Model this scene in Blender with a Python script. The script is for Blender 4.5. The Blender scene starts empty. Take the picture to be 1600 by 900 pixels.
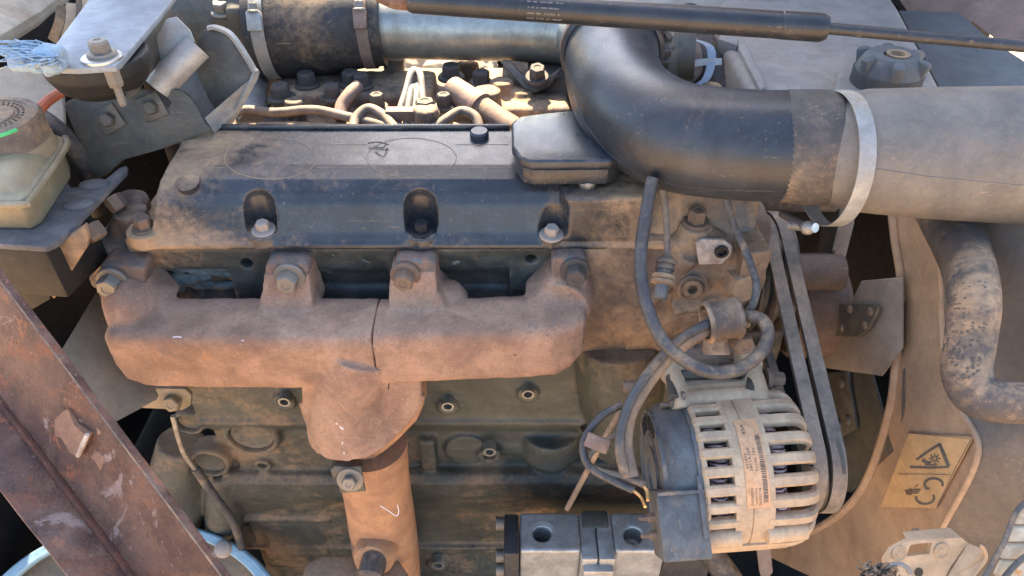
import bpy, bmesh, math, random
import numpy as np
from mathutils import Vector, Matrix, noise as mnoise
R = math.radians
random.seed(7)
scene = bpy.context.scene
COL = scene.collection

# ------------------------------------------------------------------ camera
PITCH = R(39.0); LENS = 26.0; DIST = 0.75
F = 1600 * LENS / 36.0
FW = Vector((0, math.cos(PITCH), -math.sin(PITCH)))
UP = Vector((0, math.sin(PITCH), math.cos(PITCH)))
CAM = -FW * DIST
cam = bpy.data.cameras.new('camera'); camo = bpy.data.objects.new('camera', cam); COL.objects.link(camo)
cam.lens = LENS; cam.sensor_width = 36; cam.clip_start = 0.01; cam.clip_end = 500
camo.location = CAM; camo.rotation_euler = (math.pi / 2 - PITCH, 0, 0)
scene.camera = camo
# ------------------------------------------------------------------ light
SUN_AZ = R(-8.0); SUN_EL = R(52.0)         # azimuth from +Y towards +X
SUN_DIR = Vector((math.sin(SUN_AZ) * math.cos(SUN_EL), math.cos(SUN_AZ) * math.cos(SUN_EL), math.sin(SUN_EL)))
w = bpy.data.worlds.new('World'); scene.world = w; w.use_nodes = True
nt = w.node_tree; nt.nodes.clear()
sky = nt.nodes.new('ShaderNodeTexSky'); sky.sky_type = 'NISHITA'; sky.sun_disc = False
sky.sun_elevation = SUN_EL; sky.sun_rotation = SUN_AZ; sky.dust_density = 2.0
bg = nt.nodes.new('ShaderNodeBackground'); bg.inputs['Strength'].default_value = 0.10
wo = nt.nodes.new('ShaderNodeOutputWorld')
nt.links.new(sky.outputs[0], bg.inputs[0]); nt.links.new(bg.outputs[0], wo.inputs[0])
sl = bpy.data.lights.new('sun', 'SUN'); sl.energy = 5.0; sl.angle = R(0.5); sl.color = (1.0, 0.82, 0.56)
so = bpy.data.objects.new('sun', sl); COL.objects.link(so)
so.rotation_euler = (-SUN_DIR).to_track_quat('-Z', 'Y').to_euler()
scene.view_settings.view_transform = 'Standard'; scene.view_settings.look = 'None'
scene.view_settings.gamma = 1; scene.view_settings.use_curve_mapping = False
scene.view_settings.exposure = 2.7

# ------------------------------------------------------------------ where things stand
def ray(px, py): return FW + Vector(((px - 800) / F, 0, 0)) + UP * ((450 - py) / F)
def D(px, py, d): return CAM + ray(px, py) * d
def PY(px, py, y): r = ray(px, py); return CAM + r * ((y - CAM.y) / r.y)
def PZ(px, py, z): r = ray(px, py); return CAM + r * ((z - CAM.z) / r.z)
def PX(px, py, x): r = ray(px, py); return CAM + r * ((x - CAM.x) / r.x)
def dep(p): return (Vector(p) - CAM).dot(FW)
def M(n, p): return n * dep(p) / F          # n photo pixels in metres at point p

# ------------------------------------------------------------------ mesh helpers
def merge(a, b):
    me = bpy.data.meshes.new('tmp'); b.to_mesh(me); a.from_mesh(me); bpy.data.meshes.remove(me); b.free(); return a
def spline(pts, n=8, closed=False):
    pts = [Vector(p) for p in pts]; out = []
    m = len(pts); rng = m if closed else m - 1
    for i in range(rng):
        if closed: p0, p1, p2, p3 = pts[i - 1], pts[i], pts[(i + 1) % m], pts[(i + 2) % m]
        else: p0, p1, p2, p3 = pts[max(i - 1, 0)], pts[i], pts[i + 1], pts[min(i + 2, m - 1)]
        for k in range(n):
            t = k / n
            out.append(0.5 * ((2 * p1) + (p2 - p0) * t + (2 * p0 - 5 * p1 + 4 * p2 - p3) * t * t + (3 * p1 - p0 - 3 * p2 + p3) * t ** 3))
    if not closed: out.append(pts[-1].copy())
    return out
def frames(pts, closed=False):
    n = len(pts); T = []
    for i in range(n):
        if closed: t = pts[(i + 1) % n] - pts[i - 1]
        else: t = pts[min(i + 1, n - 1)] - pts[max(i - 1, 0)]
        T.append(t.normalized())
    ref = Vector((0, 0, 1)) if abs(T[0].z) < 0.9 else Vector((1, 0, 0))
    u = (ref - T[0] * ref.dot(T[0])).normalized(); out = []
    for t in T:
        u = (u - t * u.dot(t)).normalized(); out.append((t, u, t.cross(u)))
    return out
def sweep(bm, pts, sections, closed=False, cap=True):
    """sections: per point list of (a,b) offsets along (u,v)"""
    fr = frames(pts, closed); rings = []
    for p, (t, u, v), s in zip(pts, fr, sections):
        rings.append([bm.verts.new(p + u * a + v * b) for a, b in s])
    n = len(rings[0]); m = len(rings)
    for i in range(m if closed else m - 1):
        A, B = rings[i], rings[(i + 1) % m]
        for k in range(n):
            bm.faces.new((A[k], A[(k + 1) % n], B[(k + 1) % n], B[k]))
    if cap and not closed:
        bm.faces.new(list(reversed(rings[0]))); bm.faces.new(rings[-1])
    return bm
def circ(r, seg, e=1.0): return [(r * math.cos(2 * math.pi * k / seg), e * r * math.sin(2 * math.pi * k / seg)) for k in range(seg)]
def tube(pts, r, seg=14, n=8, closed=False, bm=None, smooth=True, wob=0.0):
    bm = bm or bmesh.new()
    rr = list(r) if isinstance(r, (list, tuple)) else [r] * len(pts)
    if smooth and len(pts) > 2:
        P = spline(pts, n, closed)
        RR = []
        m = len(pts)
        for i in range(len(P)):
            t = i / n; a = int(t); f = t - a
            if closed: RR.append(rr[a % m] * (1 - f) + rr[(a + 1) % m] * f)
            else: RR.append(rr[min(a, m - 1)] * (1 - f) + rr[min(a + 1, m - 1)] * f)
    else: P = [Vector(p) for p in pts]; RR = rr
    if wob: RR = [q * (1 + wob * mnoise.noise(p * 40)) for q, p in zip(RR, P)]
    sweep(bm, P, [circ(q, seg) for q in RR], closed); fixn(bm); return bm
def ribbon(pts, w, h, closed=False, n=8, bm=None, smooth=True):
    bm = bm or bmesh.new(); P = spline(pts, n, closed) if smooth else [Vector(p) for p in pts]
    s = [(-w / 2, -h / 2), (w / 2, -h / 2), (w / 2, h / 2), (-w / 2, h / 2)]
    sweep(bm, P, [s] * len(P), closed); fixn(bm); return bm
def fixn(bm): bmesh.ops.recalc_face_normals(bm, faces=bm.faces[:]); return bm
def bev(bm, w, seg=2, ang=25):
    e = [x for x in bm.edges if len(x.link_faces) == 2 and x.calc_face_angle(0) > R(ang)]
    if e and w > 0: bmesh.ops.bevel(bm, geom=e, offset=w, segments=seg, profile=0.5, affect='EDGES', clamp_overlap=True)
    return bm
def prism(outline, vec, bevel=0.0, seg=2):
    bm = bmesh.new(); o = [Vector(p) for p in outline]; vec = Vector(vec)
    a = [bm.verts.new(p) for p in o]; b = [bm.verts.new(p + vec) for p in o]; n = len(o)
    bm.faces.new(a); bm.faces.new(list(reversed(b)))
    for i in range(n): bm.faces.new((a[i], b[i], b[(i + 1) % n], a[(i + 1) % n]))
    fixn(bm); bev(bm, bevel, seg); return bm
def box(c, s, rot=None, bevel=0.0, seg=2):
    bm = bmesh.new(); bmesh.ops.create_cube(bm, size=1)
    bmesh.ops.scale(bm, vec=Vector(s), verts=bm.verts); bev(bm, bevel, seg)
    m = Matrix.Translation(Vector(c)) @ (rot.to_4x4() if rot else Matrix())
    bmesh.ops.transform(bm, matrix=m, verts=bm.verts); return bm
def hexa(b4, t4, bevel=0.0):
    """box from 4 bottom + 4 top corners"""
    bm = bmesh.new(); a = [bm.verts.new(Vector(p)) for p in b4]; b = [bm.verts.new(Vector(p)) for p in t4]
    bm.faces.new(a); bm.faces.new(b)
    for i in range(4): bm.faces.new((a[i], a[(i + 1) % 4], b[(i + 1) % 4], b[i]))
    fixn(bm); bev(bm, bevel); return bm
def axm(o, axis, spin=0.0):
    q = Vector(axis).normalized().to_track_quat('Z', 'Y')
    return Matrix.Translation(Vector(o)) @ q.to_matrix().to_4x4() @ Matrix.Rotation(spin, 4, 'Z')
def lathe(o, axis, prof, seg=28, spin=0.0, bm=None, closed=False):
    bm = bm or bmesh.new(); m = axm(o, axis, spin); rings = []
    for r, h in prof:
        if r <= 1e-6: rings.append([bm.verts.new(m @ Vector((0, 0, h)))])
        else: rings.append([bm.verts.new(m @ Vector((r * math.cos(2 * math.pi * k / seg), r * math.sin(2 * math.pi * k / seg), h))) for k in range(seg)])
    for A, B in zip(rings, rings[1:] + ([rings[0]] if closed else [])):
        for k in range(seg):
            k2 = (k + 1) % seg
            if len(A) == 1 and len(B) == 1: continue
            if len(A) == 1: bm.faces.new((A[0], B[k], B[k2]))
            elif len(B) == 1: bm.faces.new((A[k], A[k2], B[0]))
            else: bm.faces.new((A[k], A[k2], B[k2], B[k]))
    if not closed:
        if len(rings[0]) > 1: bm.faces.new(list(reversed(rings[0])))
        if len(rings[-1]) > 1: bm.faces.new(rings[-1])
    fixn(bm); return bm
def cyl(o, axis, r, h, seg=24, b=0.0):
    return lathe(o, axis, [(r - b, 0), (r, b), (r, h - b), (r - b, h)] if b else [(r, 0), (r, h)], seg)
def ball(c, r, s=(1, 1, 1), seg=20):
    bm = bmesh.new(); bmesh.ops.create_uvsphere(bm, u_segments=seg, v_segments=seg // 2, radius=r)
    bmesh.ops.transform(bm, matrix=Matrix.Translation(Vector(c)) @ Matrix.Diagonal((*s, 1)), verts=bm.verts); return bm
def arcpts(c, u, v, r, a0, a1, n): return [Vector(c) + Vector(u) * (r * math.cos(a0 + (a1 - a0) * k / n)) + Vector(v) * (r * math.sin(a0 + (a1 - a0) * k / n)) for k in range(n + 1)]

# ------------------------------------------------------------------ objects
def thing(name, label, cat, loc=(0, 0, 0), group=None, kind=None, rot=None):
    o = bpy.data.objects.new(name, None); COL.objects.link(o); o.empty_display_size = 0.02
    o.location = loc
    if rot: o.rotation_euler = rot
    o['label'] = label; o['category'] = cat
    if group: o['group'] = group
    return o
def tag(o, label, cat, group=None):
    o['label'] = label; o['category'] = cat
    if group: o['group'] = group
    return o
def wloc(p):
    v = Vector((0, 0, 0))
    while p is not None: v += p.location; p = p.parent
    return v
def link(name, me, mat, parent=None, local=False, ang=35, smooth=True):
    o = bpy.data.objects.new(name, me); COL.objects.link(o)
    me.materials.clear(); me.materials.append(MAT[mat])
    if smooth:
        for p in me.polygons: p.use_smooth = True
        me.set_sharp_from_angle(angle=R(ang))
    if parent is not None:
        o.parent = parent
        if not local: me.transform(Matrix.Translation(-wloc(parent)))
    elif not local:
        c = [Vector(b) for b in o.bound_box]
        lo = Vector((sum(b.x for b in c) / 8, sum(b.y for b in c) / 8, min(b.z for b in c)))
        me.transform(Matrix.Translation(-lo)); o.location = lo
    return o
def obj(name, bm, mat, parent=None, local=False, ang=35, smooth=True, label=None):
    me = bpy.data.meshes.new(name); bm.to_mesh(me); bm.free()
    o = link(name, me, mat, parent, local, ang, smooth)
    if label: o['label'] = label
    return o
def cast(name, bm, mat, parent=None, voxel=0.0025, it=6, cuts=None, rough=0.0, ang=60, local=False):
    """union of solids turned into one cast skin with fillets"""
    me = bpy.data.meshes.new('t'); bm.to_mesh(me); bm.free()
    t = bpy.data.objects.new('t', me); COL.objects.link(t)
    c = None
    if cuts is not None:
        cm = bpy.data.meshes.new('c'); cuts.to_mesh(cm); cuts.free(); c = bpy.data.objects.new('c', cm); COL.objects.link(c)
        b = t.modifiers.new('b', 'BOOLEAN'); b.operation = 'DIFFERENCE'; b.object = c; b.solver = 'EXACT'; b.use_self = True
    m = t.modifiers.new('r', 'REMESH'); m.mode = 'VOXEL'; m.voxel_size = voxel
    if it:
        s = t.modifiers.new('s', 'SMOOTH'); s.iterations = it; s.factor = 0.5
    dg = bpy.context.evaluated_depsgraph_get(); dg.update()
    out = bpy.data.meshes.new_from_object(t.evaluated_get(dg))
    for x in (t, c):
        if x: d = x.data; bpy.data.objects.remove(x); bpy.data.meshes.remove(d)
    out.name = name
    if rough:
        nv = len(out.vertices); co = np.empty(nv * 3); no = np.empty(nv * 3)
        out.vertices.foreach_get('co', co); out.vertices.foreach_get('normal', no)
        fr = mnoise.fractal
        h = np.array([fr((x * 70, y * 70, z * 70), 1.0, 2.0, 3) for x, y, z in co.reshape(-1, 3)])
        out.vertices.foreach_set('co', (co.reshape(-1, 3) + no.reshape(-1, 3) * (h * rough)[:, None]).ravel())
    return link(name, out, mat, parent, local, ang)
_bolts = {}
def bolt(parent, pos, axis, r, h, kind='flange', mat='bolt_dusty', name='bolt', spin=None, local=False):
    key = (kind, mat)
    if key not in _bolts:
        bm = bmesh.new(); H = 1.0
        if kind in ('flange', 'washer'):
            wr, wt = (1.45, 0.28) if kind == 'flange' else (1.75, 0.22)
            lathe((0, 0, 0), (0, 0, 1), [(wr, 0), (wr, wt * .6), (wr * .93, wt), (0, wt)], 24, bm=bm); z0 = wt
        else: z0 = 0
        if kind == 'socket':
            lathe((0, 0, 0), (0, 0, 1), [(1.0, 0), (1.0, .75), (.93, .85), (.55, .85), (.55, .3), (0, .3)], 20, bm=bm)
        elif kind == 'round':
            lathe((0, 0, 0), (0, 0, 1), [(1, 0), (1, .35), (.85, .75), (.5, .95), (0, 1)], 20, bm=bm)
        else:
            lathe((0, 0, z0), (0, 0, 1), [(1.0, 0), (1.0, .72), (.86, .9), (.45, .92), (.40, .86), (0, .86)], 6 if kind != 'x' else 12, bm=bm)
            if kind == 'stud': lathe((0, 0, z0 + .9), (0, 0, 1), [(.5, 0), (.5, .9), (.42, 1.0), (0, 1.0)], 12, bm=bm)
        me = bpy.data.meshes.new('bolt'); bm.to_mesh(me); bm.free(); me.materials.append(MAT[mat])
        for p in me.polygons: p.use_smooth = True
        me.set_sharp_from_angle(angle=R(30)); _bolts[key] = me
    o = bpy.data.objects.new(name, _bolts[key]); COL.objects.link(o); o.parent = parent
    p = Vector(pos) - (Vector((0, 0, 0)) if local or parent is None else wloc(parent))
    o.matrix_local = axm(p, axis, random.uniform(0, 1) if spin is None else spin) @ Matrix.Diagonal((r, r, h, 1))
    return o

from mathutils.bvhtree import BVHTree
_bvh = {}
def surf(o, px, py, h=0.0):
    """point of a finished part under a photo pixel, lifted h along the normal"""
    if o.name not in _bvh: _bvh[o.name] = BVHTree.FromPolygons([v.co for v in o.data.vertices], [p.vertices for p in o.data.polygons])
    w_ = wloc(o); q = _bvh[o.name].ray_cast(CAM - w_, ray(px, py).normalized())
    return (q[0] + w_ + q[1] * h) if q[0] is not None else None
def decal(name, o, pix, r, mat, par, h=0.0, step=6, seg=6):
    P = []
    for a, b in zip(pix, pix[1:]):
        m = max(1, int(math.hypot(b[0] - a[0], b[1] - a[1]) / step)); P += [(a[0] + (b[0] - a[0]) * k / m, a[1] + (b[1] - a[1]) * k / m) for k in range(m)]
    P.append(pix[-1]); Q = [surf(o, x, y, h) for x, y in P]; Q = [q for q in Q if q is not None]
    return obj(name, tube(Q, r, seg, smooth=False), mat, par) if len(Q) > 1 else None
# ------------------------------------------------------------------ materials
MAT = {}
DUST = (0.37, 0.245, 0.14)
def grime(name, c1, c2, dust=DUST, amt=0.4, up=0.4, metal=0.0, rough=0.5, scale=30, bump=0.25, fine=420, speck=0.35,
          soft=0.22, grad=None, spots=None, drough=0.9, spec=0.5, wear=None, coat=0.0, streak=None, var=0.30, scr=0.3):
    m = bpy.data.materials.new(name); m.use_nodes = True; T = m.node_tree; N = T.nodes; N.clear(); L = T.links.new
    out = N.new('ShaderNodeOutputMaterial'); b = N.new('ShaderNodeBsdfPrincipled'); L(b.outputs[0], out.inputs[0])
    tc = N.new('ShaderNodeTexCoord'); oi = N.new('ShaderNodeObjectInfo')
    off = N.new('ShaderNodeVectorMath'); off.operation = 'MULTIPLY_ADD'
    L(oi.outputs['Random'], off.inputs[0]); off.inputs[1].default_value = (3.1, 5.7, 2.3); L(tc.outputs['Object'], off.inputs[2])
    co = off.outputs[0]
    def nz(s, det=6, ro=.62, dist=0.0, vec=None):
        n = N.new('ShaderNodeTexNoise'); n.inputs['Scale'].default_value = s; n.inputs['Detail'].default_value = det
        n.inputs['Roughness'].default_value = ro; n.inputs['Distortion'].default_value = dist; L(vec or co, n.inputs['Vector']); return n.outputs['Fac']
    def ma(op, a, bb=None, cc=None, clamp=False):
        n = N.new('ShaderNodeMath'); n.operation = op; n.use_clamp = clamp
        for i, v in enumerate((a, bb, cc)):
            if v is None: continue
            if isinstance(v, (int, float)): n.inputs[i].default_value = v
            else: L(v, n.inputs[i])
        return n.outputs[0]
    def sm(v, lo, hi, a=0.0, z=1.0):
        n = N.new('ShaderNodeMapRange'); n.interpolation_type = 'SMOOTHSTEP'; L(v, n.inputs[0])
        for i, q in enumerate((lo, hi, a, z)): n.inputs[i + 1].default_value = q
        return n.outputs[0]
    def mix(f, a, bb):
        n = N.new('ShaderNodeMix'); n.data_type = 'RGBA'
        if isinstance(f, (int, float)): n.inputs[0].default_value = f
        else: L(f, n.inputs[0])
        for i, v in ((6, a), (7, bb)):
            if isinstance(v, tuple): n.inputs[i].default_value = (*v, 1)
            else: L(v, n.inputs[i])
        return n.outputs[2]
    base = mix(sm(nz(scale, 8, .68, .4), .36, .64), c1, c2)
    if spots:
        for sc_, th, col in spots: base = mix(sm(nz(sc_, 6, .7, .8), th, th + .05), base, col)
    if streak:
        mp = N.new('ShaderNodeMapping'); L(co, mp.inputs[0]); mp.inputs['Scale'].default_value = streak[0]
        base = mix(ma('MULTIPLY', sm(nz(1.0, 5, .7, .2, mp.outputs[0]), .5, .68), streak[2]), base, streak[1])
    ge = N.new('ShaderNodeNewGeometry'); sx = N.new('ShaderNodeSeparateXYZ'); L(ge.outputs['Normal'], sx.inputs[0])
    big = nz(scale * .33, 7, .66, .6)
    v = ma('ADD', ma('MULTIPLY', ma('ADD', big, -.5), 1.7), ma('MULTIPLY', sx.outputs[2], up * .5))
    v = ma('ADD', v, ma('MULTIPLY', ma('ADD', nz(fine * .35, 4, .7), -.5), .55))
    if grad:
        pos = N.new('ShaderNodeSeparateXYZ'); L(ge.outputs['Position'], pos.inputs[0])
        for ax, a, z, g in grad: v = ma('ADD', v, sm(pos.outputs[ax], a, z, 0, g))
    mask = sm(v, .5 - amt - soft, .5 - amt + soft)
    dn = mix(nz(scale * 1.7, 5), tuple(c * .82 for c in dust), tuple(min(1, c * 1.12) for c in dust))
    col = mix(mask, base, dn)
    sp = sm(nz(fine, 4, .7), .57, .68)
    col = mix(ma('MULTIPLY', sp, speck * .9), col, tuple(c * .35 for c in c1))
    sp2 = sm(nz(fine * .6, 2, .5), .66, .74)
    col = mix(ma('MULTIPLY', sp2, speck * .5), col, tuple(min(1, c * 1.35) for c in dust))
    if scr:
        for ang_, sc_ in (((.3, .5, .9), (14, 420, 420)), ((1.1, -.4, .2), (420, 18, 420))):
            mq = N.new('ShaderNodeMapping'); L(co, mq.inputs[0]); mq.inputs['Rotation'].default_value = ang_; mq.inputs['Scale'].default_value = sc_
            sk = ma('MULTIPLY', sm(nz(1.0, 2, .5, 0, mq.outputs[0]), .68, .73), sm(nz(scale * .8, 3), .48, .62))
            col = mix(ma('MULTIPLY', sk, scr), col, tuple(min(1, c * 1.3) for c in dust))
    if wear:
        pt = sm(ge.outputs['Pointiness'], .52, .60); col = mix(ma('MULTIPLY', pt, ma('MULTIPLY', sm(nz(scale * 2), .4, .6), .8)), col, wear)
    if var:
        vn = sm(nz(scale * 1.6, 10, .78, .3), .30, .70, 1 - var * .75, 1 + var * .55)
        vm = N.new('ShaderNodeVectorMath'); vm.operation = 'SCALE'; L(col, vm.inputs[0]); L(vn, vm.inputs['Scale']); col = vm.outputs[0]
    L(col, b.inputs['Base Color'])
    rn = ma('ADD', ma('MULTIPLY', ma('ADD', nz(scale * 2.2, 5, .7), -.5), .35), rough)
    rr = N.new('ShaderNodeMix'); rr.data_type = 'FLOAT'; L(mask, rr.inputs[0]); L(rn, rr.inputs[2]); rr.inputs[3].default_value = drough
    L(rr.outputs[0], b.inputs['Roughness'])
    if metal: L(ma('MULTIPLY', ma('SUBTRACT', 1.0, mask), metal), b.inputs['Metallic'])
    b.inputs['Specular IOR Level'].default_value = spec
    if coat: b.inputs['Coat Weight'].default_value = coat; b.inputs['Coat Roughness'].default_value = .25
    hgt = ma('ADD', ma('MULTIPLY', nz(fine, 4, .65), .8), ma('MULTIPLY', nz(scale * 3, 6, .7), .55))
    bp = N.new('ShaderNodeBump'); bp.inputs['Strength'].default_value = bump; bp.inputs['Distance'].default_value = .0020
    L(hgt, bp.inputs['Height']); L(bp.outputs[0], b.inputs['Normal'])
    MAT[name] = m; return m

G = grime
G('ground_dirt', (.44, .30, .18), (.52, .36, .22), amt=.2, scale=2, fine=40, rough=.95)
G('black_and_shade', (.005, .0055, .006), (.010, .0095, .009), amt=-.9, up=0, rough=.6, speck=0)  # near-black; also puts the shade of bay gaps and slots into colour
G('cover_black', (.018, .022, .028), (.032, .038, .046), amt=.02, up=.34, rough=.27, scale=22, soft=.3, grad=[(0, .02, .16, .5), (0, -.22, -.34, .35), (2, .085, .055, .16)], bump=.12)
G('lid_black', (.020, .026, .033), (.034, .042, .052), amt=-.04, up=.2, rough=.32, soft=.3, bump=.15)
G('rubber', (.018, .022, .028), (.034, .040, .049), dust=(.30, .225, .165), amt=-.07, up=.3, rough=.36, soft=.34, scale=16, bump=.16, spots=[(7, .56, (.020, .025, .032)), (160, .70, (.12, .12, .12))], grad=[(0, .22, .30, .30)], speck=.25)
G('rubber_dusty', (.020, .020, .021), (.035, .033, .032), amt=.22, up=.3, rough=.6, soft=.3, spots=None)
G('hose_tan', (.10, .075, .058), (.05, .05, .055), amt=.36, up=.2, rough=.7, soft=.2, scale=24, spots=[(22, .60, (.03, .035, .045))])
G('duct_grey', (.12, .115, .105), (.17, .155, .135), dust=(.33, .235, .155), amt=.16, up=-.3, rough=.6, soft=.4, scale=12, bump=.12)  # tan towards the underside paints in warm bounce light along with dust
G('head_paint', (.034, .040, .040), (.066, .074, .070), amt=.16, up=.3, rough=.42, scale=30, soft=.25, grad=[(0, .02, .10, .6), (0, -.25, -.36, .3)], spots=[(38, .63, (.16, .19, .18))], wear=(.2, .17, .13))
G('block_green', (.038, .043, .037), (.060, .066, .055), amt=.19, up=.4, rough=.5, scale=14, soft=.2, grad=[(2, -.22, -.36, .12), (0, -.10, -.30, .12)], dust=(.25, .165, .095), wear=(.16, .13, .09), bump=.6)
G('cast_dusty', (.09, .065, .05), (.16, .11, .08), amt=.34, up=.2, rough=.7, scale=30, soft=.3, spots=[(45, .66, (.05, .045, .04))], wear=(.42, .30, .2))
G('manifold_rust', (.38, .235, .16), (.24, .145, .10), dust=(.46, .305, .205), amt=.22, up=.3, rough=.88, scale=24, soft=.3, var=.18, bump=1.0, spots=[(11, .58, (.22, .155, .125)), (44, .64, (.42, .22, .11)), (30, .66, (.13, .105, .095)), (150, .64, (.12, .075, .055)), (320, .66, (.07, .045, .035))], fine=600, speck=.8)
G('lug_rust', (.20, .12, .085), (.12, .10, .09), amt=.12, up=.1, rough=.8, scale=60, bump=.5, spots=[(90, .58, (.09, .12, .125))])
G('pipe_rust', (.38, .205, .105), (.29, .155, .085), dust=(.44, .285, .175), amt=.2, up=.2, rough=.85, scale=26, bump=.4, spots=[(60, .70, (.16, .08, .05))])
G('beam_rust', (.055, .022, .016), (.13, .065, .042), dust=(.24, .16, .11), amt=.02, up=.15, rough=.62, scale=24, soft=.14, bump=.8, streak=((10, 40, 40), (.20, .06, .02), .6), spots=[(20, .58, (.22, .155, .135)), (34, .60, (.20, .065, .025)), (80, .64, (.03, .018, .015))], speck=.8, wear=(.45, .38, .3))
G('weld_rust', (.12, .04, .02), (.07, .028, .018), amt=-.05, rough=.8, scale=60, bump=.8)
G('beam_patch', (.24, .13, .08), (.17, .09, .06), amt=.12, rough=.8, scale=60, bump=.6)
G('beam_halo', (.34, .185, .095), (.20, .10, .06), amt=.05, rough=.8, scale=50, bump=.4)
G('ring_dust', (.22, .17, .125), (.28, .21, .15), amt=.2, rough=.85, scale=60)
G('cuff_rubber', (.05, .048, .045), (.08, .07, .062), dust=(.36, .25, .165), amt=.25, up=-.1, rough=.6, scale=30, soft=.3)
G('steel_plate', (.26, .30, .34), (.20, .235, .27), amt=-.10, up=.05, metal=.25, rough=.5, scale=20, bump=.15)
G('steel_bright', (.62, .62, .60), (.45, .44, .42), amt=-.06, up=.1, metal=.85, rough=.36, scale=50, bump=.2)
G('bracket_dark', (.058, .054, .044), (.095, .085, .066), dust=(.27, .19, .13), amt=.10, up=.2, rough=.5, metal=.1, scale=24, soft=.25, spots=[(28, .62, (.13, .065, .04))])
G('bracket_light', (.36, .36, .33), (.28, .27, .25), amt=.05, rough=.5, metal=.25, scale=22)
G('tube_metal', (.38, .38, .34), (.28, .28, .25), dust=(.30, .24, .17), amt=.0, up=.0, metal=.65, rough=.40, scale=20, soft=.35, bump=.1, streak=((60, 9, 9), (.18, .15, .11), .25))
G('reservoir_plastic', (.25, .205, .125), (.31, .26, .16), dust=(.34, .22, .14), amt=.16, up=.2, rough=.42, scale=16, soft=.4, spots=[(25, .68, (.20, .22, .20))], bump=.1)
G('cap_dusty', (.13, .10, .08), (.2, .15, .11), amt=.3, up=.2, rough=.8, scale=40, bump=.4)
G('shelf_grey', (.10, .095, .095), (.16, .15, .145), dust=(.30, .235, .19), amt=.16, up=.3, rough=.75, scale=35, bump=.5)
G('panel_tan', (.42, .36, .27), (.50, .43, .33), dust=(.42, .28, .18), amt=.12, rough=.65, scale=12)
G('tank_grey', (.19, .18, .165), (.24, .225, .205), dust=(.32, .25, .19), amt=.22, up=-.05, rough=.75, scale=10, soft=.4, bump=.12)
G('plate_bluegrey', (.075, .085, .088), (.10, .11, .11), amt=.03, up=0, rough=.7, scale=8, soft=.4)
G('plate_brown', (.19, .125, .095), (.24, .16, .12), amt=.1, rough=.75, scale=10)
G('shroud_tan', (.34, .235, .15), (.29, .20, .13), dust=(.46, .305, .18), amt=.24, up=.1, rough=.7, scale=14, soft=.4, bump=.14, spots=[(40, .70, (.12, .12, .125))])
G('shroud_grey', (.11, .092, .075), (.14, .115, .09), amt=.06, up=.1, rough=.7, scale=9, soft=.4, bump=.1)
G('fan_dusty', (.10, .08, .065), (.15, .115, .09), dust=(.30, .20, .14), amt=.2, up=.2, rough=.7, scale=16, soft=.35)
G('fan_blade', (.20, .17, .14), (.25, .205, .165), dust=(.33, .25, .18), amt=.2, up=.0, rough=.75, scale=12, soft=.35, bump=.1)
G('hub_brown', (.11, .075, .055), (.15, .10, .075), amt=.12, rough=.75)
G('belt_rubber', (.09, .083, .074), (.13, .115, .10), dust=(.31, .24, .175), amt=.42, up=.2, rough=.8, scale=30, soft=.35, bump=.2)
G('alu_dusty', (.38, .28, .185), (.45, .34, .225), dust=(.52, .37, .225), amt=.36, up=.1, rough=.7, metal=.0, scale=30, soft=.35, bump=.25)
G('alt_plastic', (.068, .073, .075), (.105, .112, .112), amt=.08, up=.35, rough=.55, scale=40, soft=.3, bump=.3, spots=[(55, .60, (.10, .12, .135))])
G('copper', (.50, .36, .34), (.36, .27, .26), amt=-.05, rough=.45, metal=.2, scale=60)
G('label_paper', (.62, .36, .19), (.55, .31, .16), amt=.1, dust=(.55, .36, .22), rough=.8, scale=60, bump=.05, speck=.2)
G('ink', (.09, .065, .05), (.14, .10, .075), amt=-.1, rough=.8)
G('ink_grey', (.10, .095, .085), (.14, .125, .105), amt=.02, rough=.8, scale=60)
G('sticker', (.56, .37, .18), (.50, .33, .17), amt=.12, dust=(.50, .34, .20), rough=.6, scale=20, soft=.4, bump=.06)
G('alu_pump', (.46, .46, .44), (.34, .34, .32), amt=.02, up=.55, dust=(.26, .20, .16), metal=.55, rough=.42, scale=35, bump=.25, soft=.25)
G('pump_black', (.018, .019, .021), (.035, .035, .036), amt=.0, up=.35, rough=.5, scale=30)
G('bolt_dusty', (.22, .155, .11), (.14, .105, .08), amt=.22, up=.1, rough=.65, metal=.3, scale=90, bump=.4)
G('bolt_dark', (.05, .045, .04), (.09, .075, .065), amt=.08, up=.2, rough=.6, scale=90, bump=.4)
G('bolt_steel', (.32, .30, .265), (.19, .175, .15), amt=.0, up=.1, rough=.45, metal=.7, scale=110, bump=.45, spots=[(140, .62, (.14, .10, .08))])
G('bolt_zinc', (.48, .50, .52), (.36, .38, .40), amt=-.12, rough=.35, metal=.8, scale=90)
G('wire_black', (.04, .04, .042), (.06, .06, .06), amt=.18, up=.35, rough=.5, scale=50, soft=.3)
G('wire_tan', (.12, .095, .075), (.17, .135, .105), amt=.26, up=.2, rough=.7, scale=50, soft=.3)
G('wire_braid', (.12, .11, .10), (.05, .05, .05), amt=.2, rough=.7, scale=180)
G('copper_bare', (.70, .42, .16), (.55, .33, .13), amt=-.2, metal=.5, rough=.4)
G('gloss_black', (.008, .010, .013), (.016, .02, .025), amt=-.35, rough=.22, scale=90, bump=.6)  # glossy near-black for cracks, hole bottoms and one cover bolt
G('deck_brown', (.12, .09, .07), (.08, .065, .055), amt=.36, up=.2, rough=.8, scale=30, bump=.4)
G('pipe_grey', (.26, .245, .22), (.20, .185, .165), amt=.1, up=.2, rough=.55, scale=40)
G('tube_brown', (.21, .14, .105), (.15, .105, .085), amt=.2, up=.3, rough=.7, scale=30)
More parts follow.
